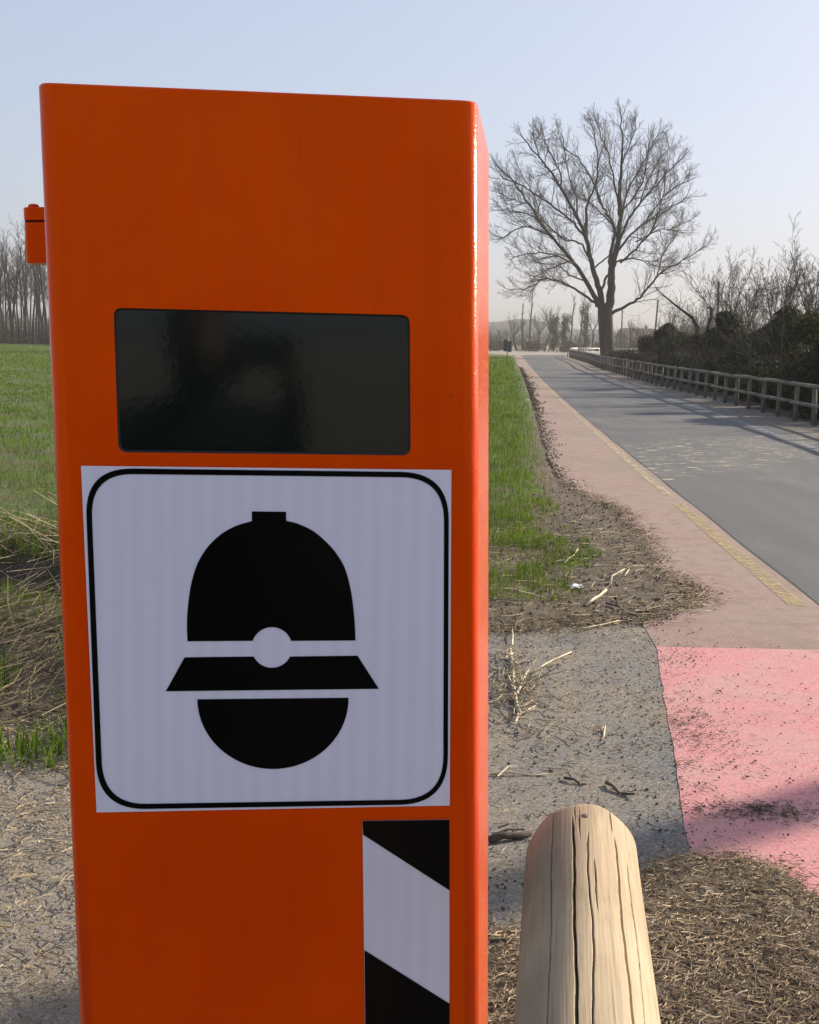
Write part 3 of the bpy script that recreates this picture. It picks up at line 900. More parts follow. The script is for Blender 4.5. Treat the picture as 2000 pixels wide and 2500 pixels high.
        if k and k not in (20, 21):
            Lk = min(L, 6.6)
            kids(crown, tp, rr, dirs, Lk, 1, 4, R, .10, (0, 9, 8, 6), (.35, .9), (.28, .56), .12, .0062, .2 if L < 12 else .28, n=int(7 + L * 1.6))
            # tip keeps going
            grow(crown, tp[-1], (dirs[-1][0], dirs[-1][1], dirs[-1][2] + .3), 1.5, rr[-1], 2, 4, R, .1, (0, 9, 8, 5), (.35, .8), (.3, .6), .1, .0062)
    objm('trunk', smooth_mesh('trunk', trunk, M['bark'], 14), root)
    objm('crown', smooth_mesh('crown', crown, M['twig']), root)
big_tree()

def tree_mesh(seed, h, trunk_r, kind):
    """meshes (trunk, crown) of a bare tree of height h"""
    R = random.Random(seed); tr = []; cr = []
    if kind == 'slim':       # forest-grown, straight stem, branches high up
        grow(tr, (0, 0, -.1), (R.gauss(0, .03), R.gauss(0, .03), 1), h * .92, trunk_r, 0, 0, R, .02, wig=.035, tip=.18)
        pts, rr, _ = tr[0]; dirs = [unit(tuple(np.array(pts[min(q + 1, 9)]) - np.array(pts[max(q - 1, 0)]))) for q in range(10)]
        kids(cr, pts, rr, dirs, h * .46, 0, 3, R, .13, (16, 6, 4), (.35, .75), (.25, .5), .11, .008, .38, n=18)
    elif kind == 'round':    # hedgerow tree, forks low
        grow(tr, (0, 0, -.1), (R.gauss(0, .12), R.gauss(0, .12), 1), h * .42, trunk_r, 0, 0, R, .03, wig=.12, tip=.6)
        p = tr[0][0][-1]; rr = tr[0][1][-1]
        for k in range(5):
            a = k / 5 * 6.283 + R.random()
            grow(cr, p, (math.cos(a) * .55, math.sin(a) * .55, 1), h * R.uniform(.42, .58), rr * .6, 1, 4, R, .08, (0, 9, 7, 5), (.35, .85), (.3, .55), .13, .0045)
        pts, r2, _ = tr[0]; dirs = [(0, 0, 1.)] * len(pts)
        kids(cr, pts, r2, dirs, h * .5, 1, 4, R, .1, (0, 7, 6, 4), (.6, 1.1), (.3, .5), .13, .0045, .45, n=4)
    elif kind == 'multi':    # many thin stems from the ground
        for k in range(7):
            a = R.random() * 6.283; s = R.uniform(.05, .45)
            grow(cr, (math.cos(a) * s, math.sin(a) * s, -.1), (math.cos(a) * .35, math.sin(a) * .35, 1), h * R.uniform(.6, 1), trunk_r * R.uniform(.4, .8), 1, 4, R, .07, (0, 10, 6, 4), (.35, .8), (.25, .5), .10, .0045, .3)
    return tr, cr
def leaves(centres, radii, n, size, R, flat=.5):
    """n leaf quads spread through ellipsoids"""
    centres = np.array(centres); radii = np.array(radii)
    k = R.integers(0, len(centres), n)
    u = R.normal(size=(n, 3)); u /= np.linalg.norm(u, axis=1)[:, None]
    rr_ = R.random(n) ** (1 / 2.2)
    P = centres[k] + u * radii[k] * rr_[:, None]
    a = R.normal(size=(n, 3)); a /= np.linalg.norm(a, axis=1)[:, None]
    b = np.cross(a, R.normal(size=(n, 3))); b /= np.linalg.norm(b, axis=1)[:, None]
    s = size * R.uniform(.5, 1.3, n)[:, None]
    V = np.stack([P - a * s, P - b * s * flat, P + a * s, P + b * s * flat], 1).reshape(-1, 3)
    Fq = np.arange(4 * n).reshape(-1, 4)
    return V, Fq
NR = np.random.default_rng(11)

# the wood behind the field
variants = []
for k in range(5):
    tr, cr = tree_mesh(100 + k, 15.5 + k * .6, .13 + .02 * (k % 3), 'slim')
    variants.append((smooth_mesh('trunk', tr, M['bark'], 7), smooth_mesh('crown', cr, M['twig'])))
R = random.Random(3)
order = []
for row in range(6):
    x = -62 + R.random()
    while x < 6:
        shown = x < -.262 * (158 + row * 3.6)
        if shown or row < 3: order.append((x + R.gauss(0, .3), 158 + row * 3.6 + R.gauss(0, .9)))
        x += R.uniform(.9, 1.7) if shown else R.uniform(2.0, 3.4)
for k, (x, y) in enumerate(order):
    o = empty('woodland_tree', (x, y, 0), R.random() * 6.28)
    o.scale = (1, 1, R.uniform(.70, .96))
    tag(o, 'slender bare tree in the grey wood beyond the green field', 'tree', 'bare trees of the wood beyond the field')
    a, b = variants[R.randrange(5)]
    objm('trunk', a, o); objm('crown', b, o)
br = []
for k in range(900):
    x, y = R.uniform(-68, -30), R.uniform(156.5, 184)
    grow(br, (x, y, 0), (R.gauss(0, .3), R.gauss(0, .3), 1), R.uniform(1.2, 4.2), .022, 2, 3, R, .03, (0, 0, 6, 0), (.4, .9), (.3, .6), .15, .012)
tag(objm('wood_undergrowth', smooth_mesh('wood_undergrowth', br, M['twig'], 3)), 'tangle of bare brush at the foot of the wood', 'undergrowth', kind='stuff')
V, Fq = leaves([(x, 158.5 + (k % 9) * 2.7, .5) for k, x in enumerate(np.linspace(-68, -30, 60))], [(1.4, 1.0, 1.3)] * 60, 14000, .16, NR)
tag(objm('dead_brush', npmesh('dead_brush', V, Fq, M['brush'])), 'low brown brush along the edge of the wood', 'brush', kind='stuff')

# far trees around the bend
far_spec = [  # px of stem, top y, distance, kind, label
    (1262, 768, 225, 'round', 'short bare tree leftmost of the far trees beyond the road end'),
    (1276, 735, 240, 'slim', 'second bare far tree from the left, beside the tallest of them'),
    (1293, 684, 230, 'slim', 'tallest slender bare far tree above the road end'),
    (1310, 760, 235, 'round', 'low bare tree between the tall far tree and the forked one'),
    (1330, 742, 238, 'round', 'thin forked bare far tree just left of the ivy-clad stub'),
    (1352, 764, 226, 'ivy', 'ivy-clad pollard stub rising alone beyond the road end'),
    (1378, 760, 232, 'ivy', 'ivy-clad tree right of the pollard stub, low and dark'),
    (1392, 712, 236, 'slim', 'tall bare far tree behind the ivy-clad low one'),
    (1412, 700, 245, 'slim', 'tall bare far tree with fine crown left of the big tree'),
    (1428, 728, 230, 'ivy', 'ivy-wrapped tall far tree just left of the big trunk'),
    (1446, 742, 240, 'round', 'bare far tree half hidden behind the big trunk, left side'),
    (1535, 778, 250, 'round', 'bare far tree just right of the big trunk'),
    (1556, 790, 260, 'round', 'bare far tree standing over the farmhouse roof'),
    (1618, 800, 210, 'multi', 'bare far thicket right of the farmhouse roof'),
    (1212, 800, 270, 'multi', 'faint bare thicket half hidden by the orange box')]
for k, (px, ty, Y, kind, lab) in enumerate(far_spec):
    b = aty(px, hor(px) + 10, Y); top = aty(px, ty, Y).z
    o = empty('far_tree', (b.x, b.y, 0), k * 1.3)
    tag(o, lab, 'tree', 'bare trees around the far bend')
    if kind == 'ivy':
        tr, cr = tree_mesh(300 + k, top, .22, 'slim')
        objm('trunk', smooth_mesh('trunk', tr, M['bark'], 7), o); objm('crown', smooth_mesh('crown', cr, M['twig']), o)
        RR = random.Random(k)
        cz = [(RR.gauss(0, .25), RR.gauss(0, .25), z) for z in np.linspace(1, top * .86, 12)]
        rz = [(.55 + .8 * (z[2] / top) ** 2, .55 + .8 * (z[2] / top) ** 2, .8) for z in cz]
        V, Fq = leaves(cz, rz, 3200, .11, NR)
        objm('ivy', npmesh('ivy', V, Fq, M['ivy']), o)
    else:
        tr, cr = tree_mesh(300 + k, top, .20, kind)
        if tr: objm('trunk', smooth_mesh('trunk', tr, M['bark'], 7), o)
        objm('crown', smooth_mesh('crown', cr, M['twig']), o)
R = random.Random(9); br = []
for k in range(700):
    x, y = R.uniform(10, 60), R.uniform(196, 262)
    grow(br, (x, y, 0), (R.gauss(0, .3), R.gauss(0, .3), 1), R.uniform(1.2, 4.5), .03, 2, 3, R, .03, (0, 0, 6, 0), (.4, .9), (.3, .6), .15, .018)
tag(objm('far_brush', smooth_mesh('far_brush', br, M['twig'], 3)), 'bluish bare brush below the far trees at the bend', 'brush', kind='stuff')
V, Fq = leaves([(x, 205 + (k * 7) % 55, .5) for k, x in enumerate(np.linspace(6, 62, 70))], [(1.8, 1.6, 1.3)] * 70, 12000, .2, NR)
tag(objm('far_hedge_foot', npmesh('far_hedge_foot', V, Fq, M['brush'])), 'low scrub under the far trees', 'brush', kind='stuff')

# hedgerow behind the fence: evergreen bushes with brambles
shr = [ # px centre, distance, half width, height, leaf kind, label
    (1618, 66, 2.0, 2.5, 'ivy', 'dark evergreen bush at the far left end of the hedge'),
    (1672, 57, 2.2, 2.9, 'ivy', 'dark bush left of the leaning bare trunk in the hedge'),
    (1735, 50, 2.3, 3.0, 'ivy', 'dense dark bush under the taller wooden pole'),
    (1800, 43, 2.3, 2.6, 'bramble', 'brownish bramble bush in the middle of the hedge'),
    (1852, 39, 2.0, 3.5, 'ivy', 'tallest peaked dark bush of the hedge'),
    (1925, 35, 1.9, 2.7, 'ivy', 'dark bush right of the tallest peaked bush'),
    (1965, 31, 1.7, 2.5, 'yelleaf', 'yellowish-leaved bush near the right edge of the photo'),
    (2050, 27.5, 1.9, 2.7, 'bramble', 'bramble bush at the right edge of the photo'),
    (2180, 24, 2.0, 2.8, 'ivy', 'dark bush just beyond the right edge')]
for k, (px, Y, hw, h, lk, lab) in enumerate(shr):
    Y *= 1.2; h = (h - 1.6) * 1.2 + 1.6
    x = aty(px, hor(px), Y).x
    o = empty('hedge_bush', (x, Y, 0)); tag(o, lab, 'bush', 'bushes of the hedgerow behind the fence')
    RR = random.Random(50 + k)
    cz = []; rz = []
    for q in range(26):
        a = RR.random() * 6.283; s = hw * math.sqrt(RR.random()) * .95
        zz = RR.uniform(.1, 1) * h * (1 - .45 * (s / hw) ** 2) - .35
        cz.append((math.cos(a) * s, math.sin(a) * s * .8, max(.25, zz))); q_ = RR.uniform(.32, .62)
        rz.append((q_, q_, q_ * .85))
    V, Fq = leaves(cz, rz, 30000, .058, NR)
    objm('foliage', npmesh('foliage', V, Fq, M['ivy' if lk == 'yelleaf' else lk]), o)
    if lk == 'yelleaf' or k == 7:
        V, Fq = leaves(cz[:14], rz[:14], 5000, .05, NR)
        objm('yellow_leaves', npmesh('yellow_leaves', V, Fq, M['yelleaf']), o)
    br = []
    for q in range(14):
        a = RR.random() * 6.283; s = hw * RR.random()
        grow(br, (math.cos(a) * s * .5, math.sin(a) * s * .5, 0), (math.cos(a) * .5, math.sin(a) * .5, 1), h * RR.uniform(.7, 1.25), .014, 1, 3, RR, -.02 if q % 3 else .05, (0, 8, 5, 0), (.4, .9), (.25, .5), .16, .004)
    objm('stems', smooth_mesh('stems', br, M['twig_brown']), o)

RR = random.Random(66)
bram = []
for k in range(4):                                                   # a few shapes, shared
    cz = []; rz = []
    for q in range(18):
        cz.append((min(.7, max(-.6, RR.gauss(0, .3))), RR.gauss(0, .95), RR.uniform(.1, .85))); q_ = RR.uniform(.2, .42); rz.append((q_, q_, q_ * .8))
    V, Fq = leaves(cz, rz, 9000, .05, NR); a_ = npmesh('foliage', V, Fq, M['ivy' if k % 2 else 'bramble'])
    br = []
    for q in range(12):
        a = RR.random() * 6.283
        grow(br, (RR.gauss(0, .2), RR.gauss(0, .6), 0), (math.cos(a) * .3, math.sin(a) * .6, 1), RR.uniform(.9, 1.8), .010, 1, 2, RR, -.05, (0, 7, 0), (.4, .9), (.25, .5), .16, .004)
    bram.append((a_, smooth_mesh('canes', br, M['twig_brown'])))
y = 22.0; k = 0
while y < 96:
    o = empty('bramble', (xat_ext(FENCE, y) + 1.75 + RR.gauss(0, .12), y, 0), RR.gauss(0, .12))
    q_ = RR.uniform(.8, 1.2); o.scale = (q_, q_, RR.uniform(.75, 1.15))
    tag(o, 'low dark bramble clump close behind the timber fence', 'bramble', 'bramble clumps behind the fence')
    objm('foliage', bram[k % 4][0], o); objm('canes', bram[k % 4][1], o)
    k += 1; y += RR.uniform(1.5, 2.4)
hedge_trees = [ # px base, px top, top y, distance, kind, label
    (1745, 1735, 618, 52, 'round', 'small spreading bare tree behind the taller wooden pole'),
    (1800, 1808, 650, 48, 'round', 'bare crooked sapling right of the taller wooden pole'),
    (1858, 1860, 690, 44, 'multi', 'multi-stemmed bare shrub above the tallest dark bush'),
    (1925, 1938, 598, 41, 'round', 'tallest bare tree rising over the right part of the hedge'),
    (1972, 1975, 640, 38, 'multi', 'thicket of thin upright stems at the right end of the hedge'),
    (2030, 2010, 600, 34, 'multi', 'bare thicket at the right edge of the photo'),
    (1640, 1630, 742, 64, 'multi', 'low bare thicket at the far left end of the hedge'),
    (1690, 1690, 735, 58, 'multi', 'low bare tangle of shoots over the dark bushes'),
    (1895, 1890, 668, 40, 'multi', 'thin-stemmed bare shrub between the peaked bush and the tallest hedge tree'),
    (1770, 1772, 700, 50, 'multi', 'bare upright shoots just right of the taller wooden pole'),
    (1955, 1965, 655, 36, 'round', 'bare tree beside the tallest tree, nearer the right edge'),
    (2120, 2110, 560, 30, 'round', 'bare tree just outside the right edge of the photo')]
for k, (pb, pt, ty, Y, kind, lab) in enumerate(hedge_trees):
    Y *= 1.25
    b = aty(pb, hor(pb), Y); t = aty(pt, ty, Y)
    o = empty('hedge_tree', (b.x, Y, 0), k * 2.1); tag(o, lab, 'tree', 'bare trees in the hedgerow')
    tr, cr = tree_mesh(500 + k, t.z * 1.02, .085 if kind == 'round' else .05, kind)
    if tr: objm('trunk', smooth_mesh('trunk', tr, M['bark'], 7), o)
    objm('crown', smooth_mesh('crown', cr, M['twig_brown']), o)
# leaning dead branch that reaches up left out of the hedge
p = [aty(1704, 800, 56), aty(1690, 775, 56), aty(1672, 762, 56), aty(1650, 745, 56), aty(1622, 722, 56), aty(1598, 700, 56)]
base = Vector((p[0].x, p[0].y, 0))
o = empty('leaning_dead_trunk', base); tag(o, 'bare broken branch leaning up to the left out of the hedge', 'dead branch')
pts = [Vector((0, 0, 0))] + [q - base for q in p]
tube_obj('stem', pts, [.11, .10, .075, .055, .045, .03, .012], M['bark'], o, 7)
br = []; RR = random.Random(2)
kids(br, [tuple(q) for q in pts[2:]], [.06, .05, .04, .03, .01], [unit(tuple(pts[-1] - pts[2]))] * 5, 2.2, 1, 3, RR, .05, (0, 6, 4), (.4, .9), (.3, .5), .14, .004, .3, n=7)
objm('twigs', smooth_mesh('twigs', br, M['twig_brown']), o)
# curled stub
p = [aty(1728, 800, 53), aty(1737, 775, 53), aty(1739, 755, 53), aty(1733, 750, 53), aty(1727, 752, 53)]
base = Vector((p[0].x, p[0].y, 0)); o = empty('curled_dead_branch', base)
tag(o, 'short curled dead branch poking out of the hedge beside the taller pole', 'dead branch')
tube_obj('stem', [Vector((0, 0, 0))] + [q - base for q in p], [.09, .075, .07, .06, .05, .03], M['bark'], o, 7)
# ------------------------------------------------------------------ timber fence along the road
def fence_pt(y): return xat_ext(FENCE, y)
def build_fence():
    y = 18.0; ys = []
    while y < 140:
        ys.append(y); y += 1.62
    base = Vector((fence_pt(18), 18, 0))
    root = empty('roadside_fence', base)
    tag(root, 'long low timber fence with two rails along the right of the road', 'fence')
    RR = random.Random(4)
    tops = []
    postm = {}
    for k, y in enumerate(ys):
        x = fence_pt(y)
        h = .80 + RR.gauss(0, .012)
        key = k % 5
        if key not in postm:
            V, Fq = tubes([([(0, 0, -.1), (RR.gauss(0, .006), 0, .4), (RR.gauss(0, .01), RR.gauss(0, .01), .84)], [.055, .053, .052], 0)], 10)
            postm[key] = npmesh('post', V, Fq, M['fence'])
            bm = bmesh.new(); bm.from_mesh(postm[key])
            bmesh.ops.holes_fill(bm, edges=[e for e in bm.edges if e.is_boundary], sides=12); bm.to_mesh(postm[key]); bm.free()
        o = objm('post', postm[key], root)
        o.location = Vector((x, y, 0)) - base; o.rotation_euler = (RR.gauss(0, .012), RR.gauss(0, .015), RR.random() * 6)
        tops.append((x, y))
    for k in range(0, len(ys) - 2, 2):
        a = tops[k]; b = tops[min(k + 2, len(tops) - 1)]
        for h, side in ((.80, -.075), (.42, -.085)):
            dz = RR.gauss(0, .008); dz2 = RR.gauss(0, .008)
            p0 = Vector((a[0] + side, a[1] - .05, h + dz)) - base; p1 = Vector((b[0] + side, b[1] + .05, h + dz2)) - base
            mid = p0.lerp(p1, .5) + Vector((0, 0, RR.gauss(0, .01)))
            r = .047 if h > .6 else .043
            tube_obj('rail', [p0, mid, p1], r, M['fence'], root, 8)
build_fence()

# ------------------------------------------------------------------ poles and cables
def pole(px_base, px_top, ty, Y, lab, r=.12):
    b = aty(px_base, hor(px_base), Y); t = aty(px_top, ty, Y)
    o = empty('utility_pole', (b.x, Y, 0)); tag(o, lab, 'utility pole', 'wooden poles of the overhead line')
    base = Vector((b.x, Y, 0)); top = t - base
    tube_obj('shaft', [(0, 0, -.1), tuple(top * .5), tuple(top)], [r * 1.15, r, r * .85], M['pole'], o, 10)
    tube_obj('pole_cap', [tuple(top + Vector((0, 0, .001))), tuple(top + Vector((0, 0, .03))), tuple(top + Vector((0, 0, .08)))], [r * .95, r * .8, r * .3], M['galv'], o, 10)
    tube_obj('cable_hook', [tuple(top + Vector((-.28, 0, -.22))), tuple(top + Vector((0, 0, -.25))), tuple(top + Vector((.28, 0, -.22)))], .02, M['galv'], o, 6)
    return t
T2 = pole(1752, 1755, 688, 120, 'tallest dark wooden pole rising out of the hedge', .13)
T1 = pole(1596, 1607, 732, 170, 'slightly leaning wooden pole at the left end of the hedge', .13)
T3 = pole(1517, 1520, 757, 230, 'thin far wooden pole just right of the big trunk', .13)
T0 = pole(2090, 2095, 640, 72, 'wooden pole beyond the right edge of the photo', .13)
o = empty('utility_pole', (8.75, 9.25, 0)); tag(o, 'unseen wooden pole added beyond the right edge to cast the shadow band on the red path', 'utility pole', 'wooden poles of the overhead line')  # out-of-view pole, added for its shadow band across the red path
tube_obj('shaft', [(0, 0, -.1), (.02, 0, 4), (.0, .05, 8.5)], [.17, .15, .13], M['pole'], o, 12)
tube_obj('cable_hook', [(-.3, 0, 8.2), (0, -.16, 8.15), (.3, 0, 8.2)], .03, M['galv'], o, 6)
def cable(a, b, sag, lab, r=.02):
    a = a + Vector((0, 0, -.18)); b = b + Vector((0, 0, -.18))
    pts = [a.lerp(b, t) - Vector((0, 0, sag * 4 * t * (1 - t))) for t in np.linspace(0, 1, 22)]
    o = tube_obj('overhead_cable', pts, r, M['cable'], None, 5); tag(o, lab, 'cable', 'overhead cables')
cable(T0, T2, .9, 'sagging overhead cable from the right edge to the tallest pole', .022)
cable(T2, T1, 1.5, 'faint overhead cable between the tallest pole and the leaning one', .018)
cable(T1, T3, 1.3, 'faint overhead cable from the leaning pole to the far thin pole', .018)

# ------------------------------------------------------------------ far things: railing, sign, house, hills
def railing():
    a = aty(1372, 872, 142); pts = [Vector((17.6, 143, 0)), Vector((19.5, 152, 0)), Vector((24, 159, 0)), Vector((31, 163, 0)), Vector((38, 164.5, 0)), Vector((45, 165, 0)), Vector((52, 165, 0))]
    base = pts[0]; root = empty('white_railing', base); tag(root, 'pale railing along the far bend behind the big trunk', 'railing')
    for k in range(len(pts) - 1):
        for h in (.95, .5):
            tube_obj('bar', [pts[k] - base + Vector((0, 0, h)), pts[k + 1] - base + Vector((0, 0, h))], .06 if h > .6 else .045, M['railing'], root, 6)
        n = 4
        for q in range(n):
            p = pts[k].lerp(pts[k + 1], q / n) - base
            tube_obj('post', [p, p + Vector((0, 0, 1.0))], .05, M['railing'], root, 6)
railing()
def road_sign(px, ytop, ybot, Y, w, lab, back):
    c = aty(px, ybot, Y); t = aty(px, ytop, Y)
    base = Vector((c.x, Y, 0)); root = empty('road_sign', base); tag(root, lab, 'road sign')
    h = t.z - c.z
    tube_obj('post', [(0, 0.03, -.05), (0, .03, t.z - .02)], .035, M['galv'], root, 8)
    for q in (-1, 1):
        v, f = box(q * w * .26, 0, c.z + h / 2 + (.05 if q < 0 else -.03), w * .48, .025, h * (.9 if q < 0 else .82)); obj('plate', v, f, back, root)
    v, f = box(0, .018, c.z + h * .3, w * .8, .02, .04); obj('bracket', v, f, M['galv'], root)
road_sign(1239, 829, 861, 92, .56, 'dark back of a double road sign on the grass verge beside the box', M['signback'])
def marker(px, ytop, ybot, Y, w, lab, mat):
    b = aty(px, ybot, Y); t = aty(px, ytop, Y); base = Vector((b.x, Y, 0))
    root = empty('marker_board', base); tag(root, lab, 'marker board')
    v, f = box(0, 0, (t.z + b.z) / 2, w, .05, t.z - b.z); obj('board', v, f, mat, root)
    tube_obj('post', [(0, .05, -.05), (0, .05, t.z)], .03, M['galv'], root, 6)
marker(1425, 866, 884, 112, .42, 'small dark marker board at the fence left of the big trunk', M['signback'])
marker(1587, 849, 866, 160, .40, 'small white board beside the leaning pole', M['railing'])
def house():
    c = aty(1562, hor(1562), 300); base = Vector((c.x, 300, 0)); root = empty('farmhouse', base, rad(14))
    tag(root, 'distant farmhouse with a pitched roof right of the big trunk', 'house')
    w, d, e, r = 9.0, 7.0, 2.9, 5.2
    v, f = box(0, 0, e / 2, w, d, e); obj('wall', v, f, M['wall'], root)
    V = [(-w / 2 - .4, -d / 2 - .5, e), (w / 2 + .4, -d / 2 - .5, e), (w / 2 + .4, d / 2 + .5, e), (-w / 2 - .4, d / 2 + .5, e), (-w / 2 - .4, 0, r), (w / 2 + .4, 0, r)]
    ro = obj('roof', V, [(0, 1, 5, 4), (2, 3, 4, 5), (0, 4, 3), (1, 2, 5), (3, 2, 1, 0)], M['roof'], root)
    v, f = box(1.8, .9, 5.2, .6, .6, 1.3); obj('chimney', v, f, M['wall'], ro)
    for x in (-3, -1, 1.2, 3.2):
        v, f = box(x, -d / 2 - .02, 1.6, .9, .08, 1.2); wo = obj('window', v, f, M['glass'], root)
        v, f = box(x, -d / 2 - .06, .95, 1.1, .12, .1); obj('sill', v, f, M['railing'], wo)
house()
def hills():
    v = []; f = []; n = 90
    for k in range(n + 1):
        x = -260 + k * 8
        h = 5 + 5.5 * (math.sin(k * .17 + 1) * .5 + .5) + 2 * math.sin(k * .53) + 1.0 * math.sin(k * 1.3) + (4 if k > 45 else 0) * min(1, (k - 45) / 15)
        v += [(x, 560 + 30 * math.sin(k * .2), -.5), (x, 610 + 30 * math.sin(k * .2), h * .8), (x, 650, h), (x, 700, -.5)]
        if k:
            for q in range(3):
                a = 4 * (k - 1) + q; f.append((a, a + 4, a + 5, a + 1))
    o = obj('hills', v, f, M['hill'], None, True); o['kind'] = 'structure'
hills()

# ------------------------------------------------------------------ grass, straw, crumbs
def ground_h(x, y, lift=0.0):
    h = gz(x, y)
    return np.maximum(h, np.where((x > -1.2) & (y < 30), .012, -9.0)) + lift
def blades(name, x, y, z, h, w, lean, mat, lab, cat, curl=.4, seg=2):
    """each blade: a bent tapering strip"""
    n = len(x); r = np.random.default_rng(len(name) + n)
    az = r.uniform(0, 2 * np.pi, n); wa = r.uniform(0, 2 * np.pi, n)
    ld = np.abs(r.normal(0, lean, n))
    dx, dy = np.cos(az), np.sin(az); sx, sy = -np.sin(wa), np.cos(wa)
    P = []
    for k in range(seg + 1):
        t = k / seg
        off = h * ld * t ** 1.6; zz = z + h * np.sqrt(np.clip(1 - (np.minimum(ld, .98)) ** 2, .02, 1)) * (t - curl * ld * t * t * .5)
        ww = w * (1 - t) ** .7 * .5 if k < seg else np.zeros(n)
        cx, cy = x + dx * off, y + dy * off
        P.append(np.stack([cx - sx * ww, cy - sy * ww, zz], 1))
        if k < seg: P.append(np.stack([cx + sx * ww, cy + sy * ww, zz], 1))
    m_ = len(P)
    V = np.stack(P, 1).reshape(-1, 3); b = (np.arange(n) * m_)[:, None]
    F = []
    for k in range(seg):
        if k < seg - 1: F += [np.concatenate([b + 2 * k, b + 2 * k + 1, b + 2 * k + 3], 1), np.concatenate([b + 2 * k, b + 2 * k + 3, b + 2 * k + 2], 1)]
        else: F.append(np.concatenate([b + 2 * k, b + 2 * k + 1, b + 2 * k + 2], 1))
    o = objm(name, npmesh(name, V, np.stack(F, 1).reshape(-1, 3), mat))
    return tag(o, lab, cat, kind='stuff')
def sample_far(n, d0, d1, xl, xr, power, seed):
    r = np.random.default_rng(seed)
    d = d0 * np.exp(r.random(n * 2) * math.log(d1 / d0)) if power else r.uniform(d0, d1, n * 2)
    a, b = xl(d), xr(d)
    x = a + (b - a) * r.random(len(d))
    return x[:n], d[:n]
lane_x = lambda d: np.interp(d, [8, 11, 15.8, 17.5, 29.7, 45, 67.7, 100, 145], [1.0, 1.35, 1.66, 1.8, 2.78, 3.97, 5.62, 8.0, 11.3])
# field
x, y = sample_far(150000, 9.2, 150, lambda d: -.36 * d - 1.2, lambda d: np.minimum(-.8, -.10 * d), True, 1)
pm = vnoise(x * .8, y * .8, 31) + .6 * vnoise(x * 2.6, y * 2.6, 32)
k = (pm > -.12) | (rng.random(len(x)) < .18); x, y = x[k], y[k]
sc = np.clip(y / 12, .8, 8)
hn = np.clip(.9 + .7 * vnoise(x * 1.7, y * 1.7, 33), .35, 1.8)
blades('field_grass', x, y, ground_h(x, y), .075 * hn * rng.uniform(.4, 1.4, len(x)) * sc ** .35, .006 * sc, .45, M['blade'], 'short fresh green grass of the field left of the box', 'grass')
# verge right of the box
x, y = sample_far(130000, 7.9, 130, lambda d: -.06 * d - .6, lane_x, True, 2)
e = lane_x(y) - x
pm = vnoise(x * 1.1, y * .8, 41) + .5 * vnoise(x * 3.1, y * 2.4, 42)
dens = np.clip(.75 + .7 * pm, .03, 1) * np.clip(e / .35, .08, 1)
dens *= np.where(y < 12.4, np.clip(.75 + 1.3 * vnoise(x * 2.2, y * 1.6, 43), .03, 1) * np.clip((1.22 - x) * 2.6, .0, 1), 1)
dens *= 1 - .6 * np.exp(-((y - 12.9 - .5 * np.sin(x * 3)) / .9) ** 2)
k = rng.random(len(x)) < dens; x, y = x[k], y[k]
sc = np.clip(y / 11, .75, 8)
blades('verge_grass', x, y, ground_h(x, y), .085 * rng.uniform(.4, 1.4, len(x)) * sc ** .35, .0055 * sc, .5, M['blade'], 'bright green grass strip between the box and the cycle path', 'grass')
n_ = 60000; q_ = np.random.default_rng(91); x = q_.uniform(-1.0, 1.45, n_); y = q_.uniform(7.7, 13.4, n_)
pm = 1.5 * vnoise(x * 2.8, y * 2.2, 45) + .9 * vnoise(x * 7, y * 6, 46) + np.clip((1.16 - x + .05 * (y - 8)) * 1.2, -1.2, .42)
k = q_.random(n_) < np.clip(pm * 1.1, 0, .8) * np.clip((13.6 - y) / 2.0, 0, 1); x, y = x[k], y[k]
blades('patchy_verge_grass', x, y, ground_h(x, y), .045 * q_.uniform(.4, 1.8, len(x)), .007, .9, M['blade'], 'patchy green grass on the bare verge close to the box', 'grass')
# dry stuff among it
x, y = sample_far(26000, 6.7, 40, lambda d: -.36 * d - .6, lambda d: lane_x(d) + .05, True, 3)
blades('dry_verge_grass', x, y, ground_h(x, y), .09 * rng.uniform(.4, 1.5, len(x)), .005 * np.clip(y / 11, .8, 4), .75, M['drygrass'], 'dry straw-coloured grass on the verge and ditch edge', 'dry grass')
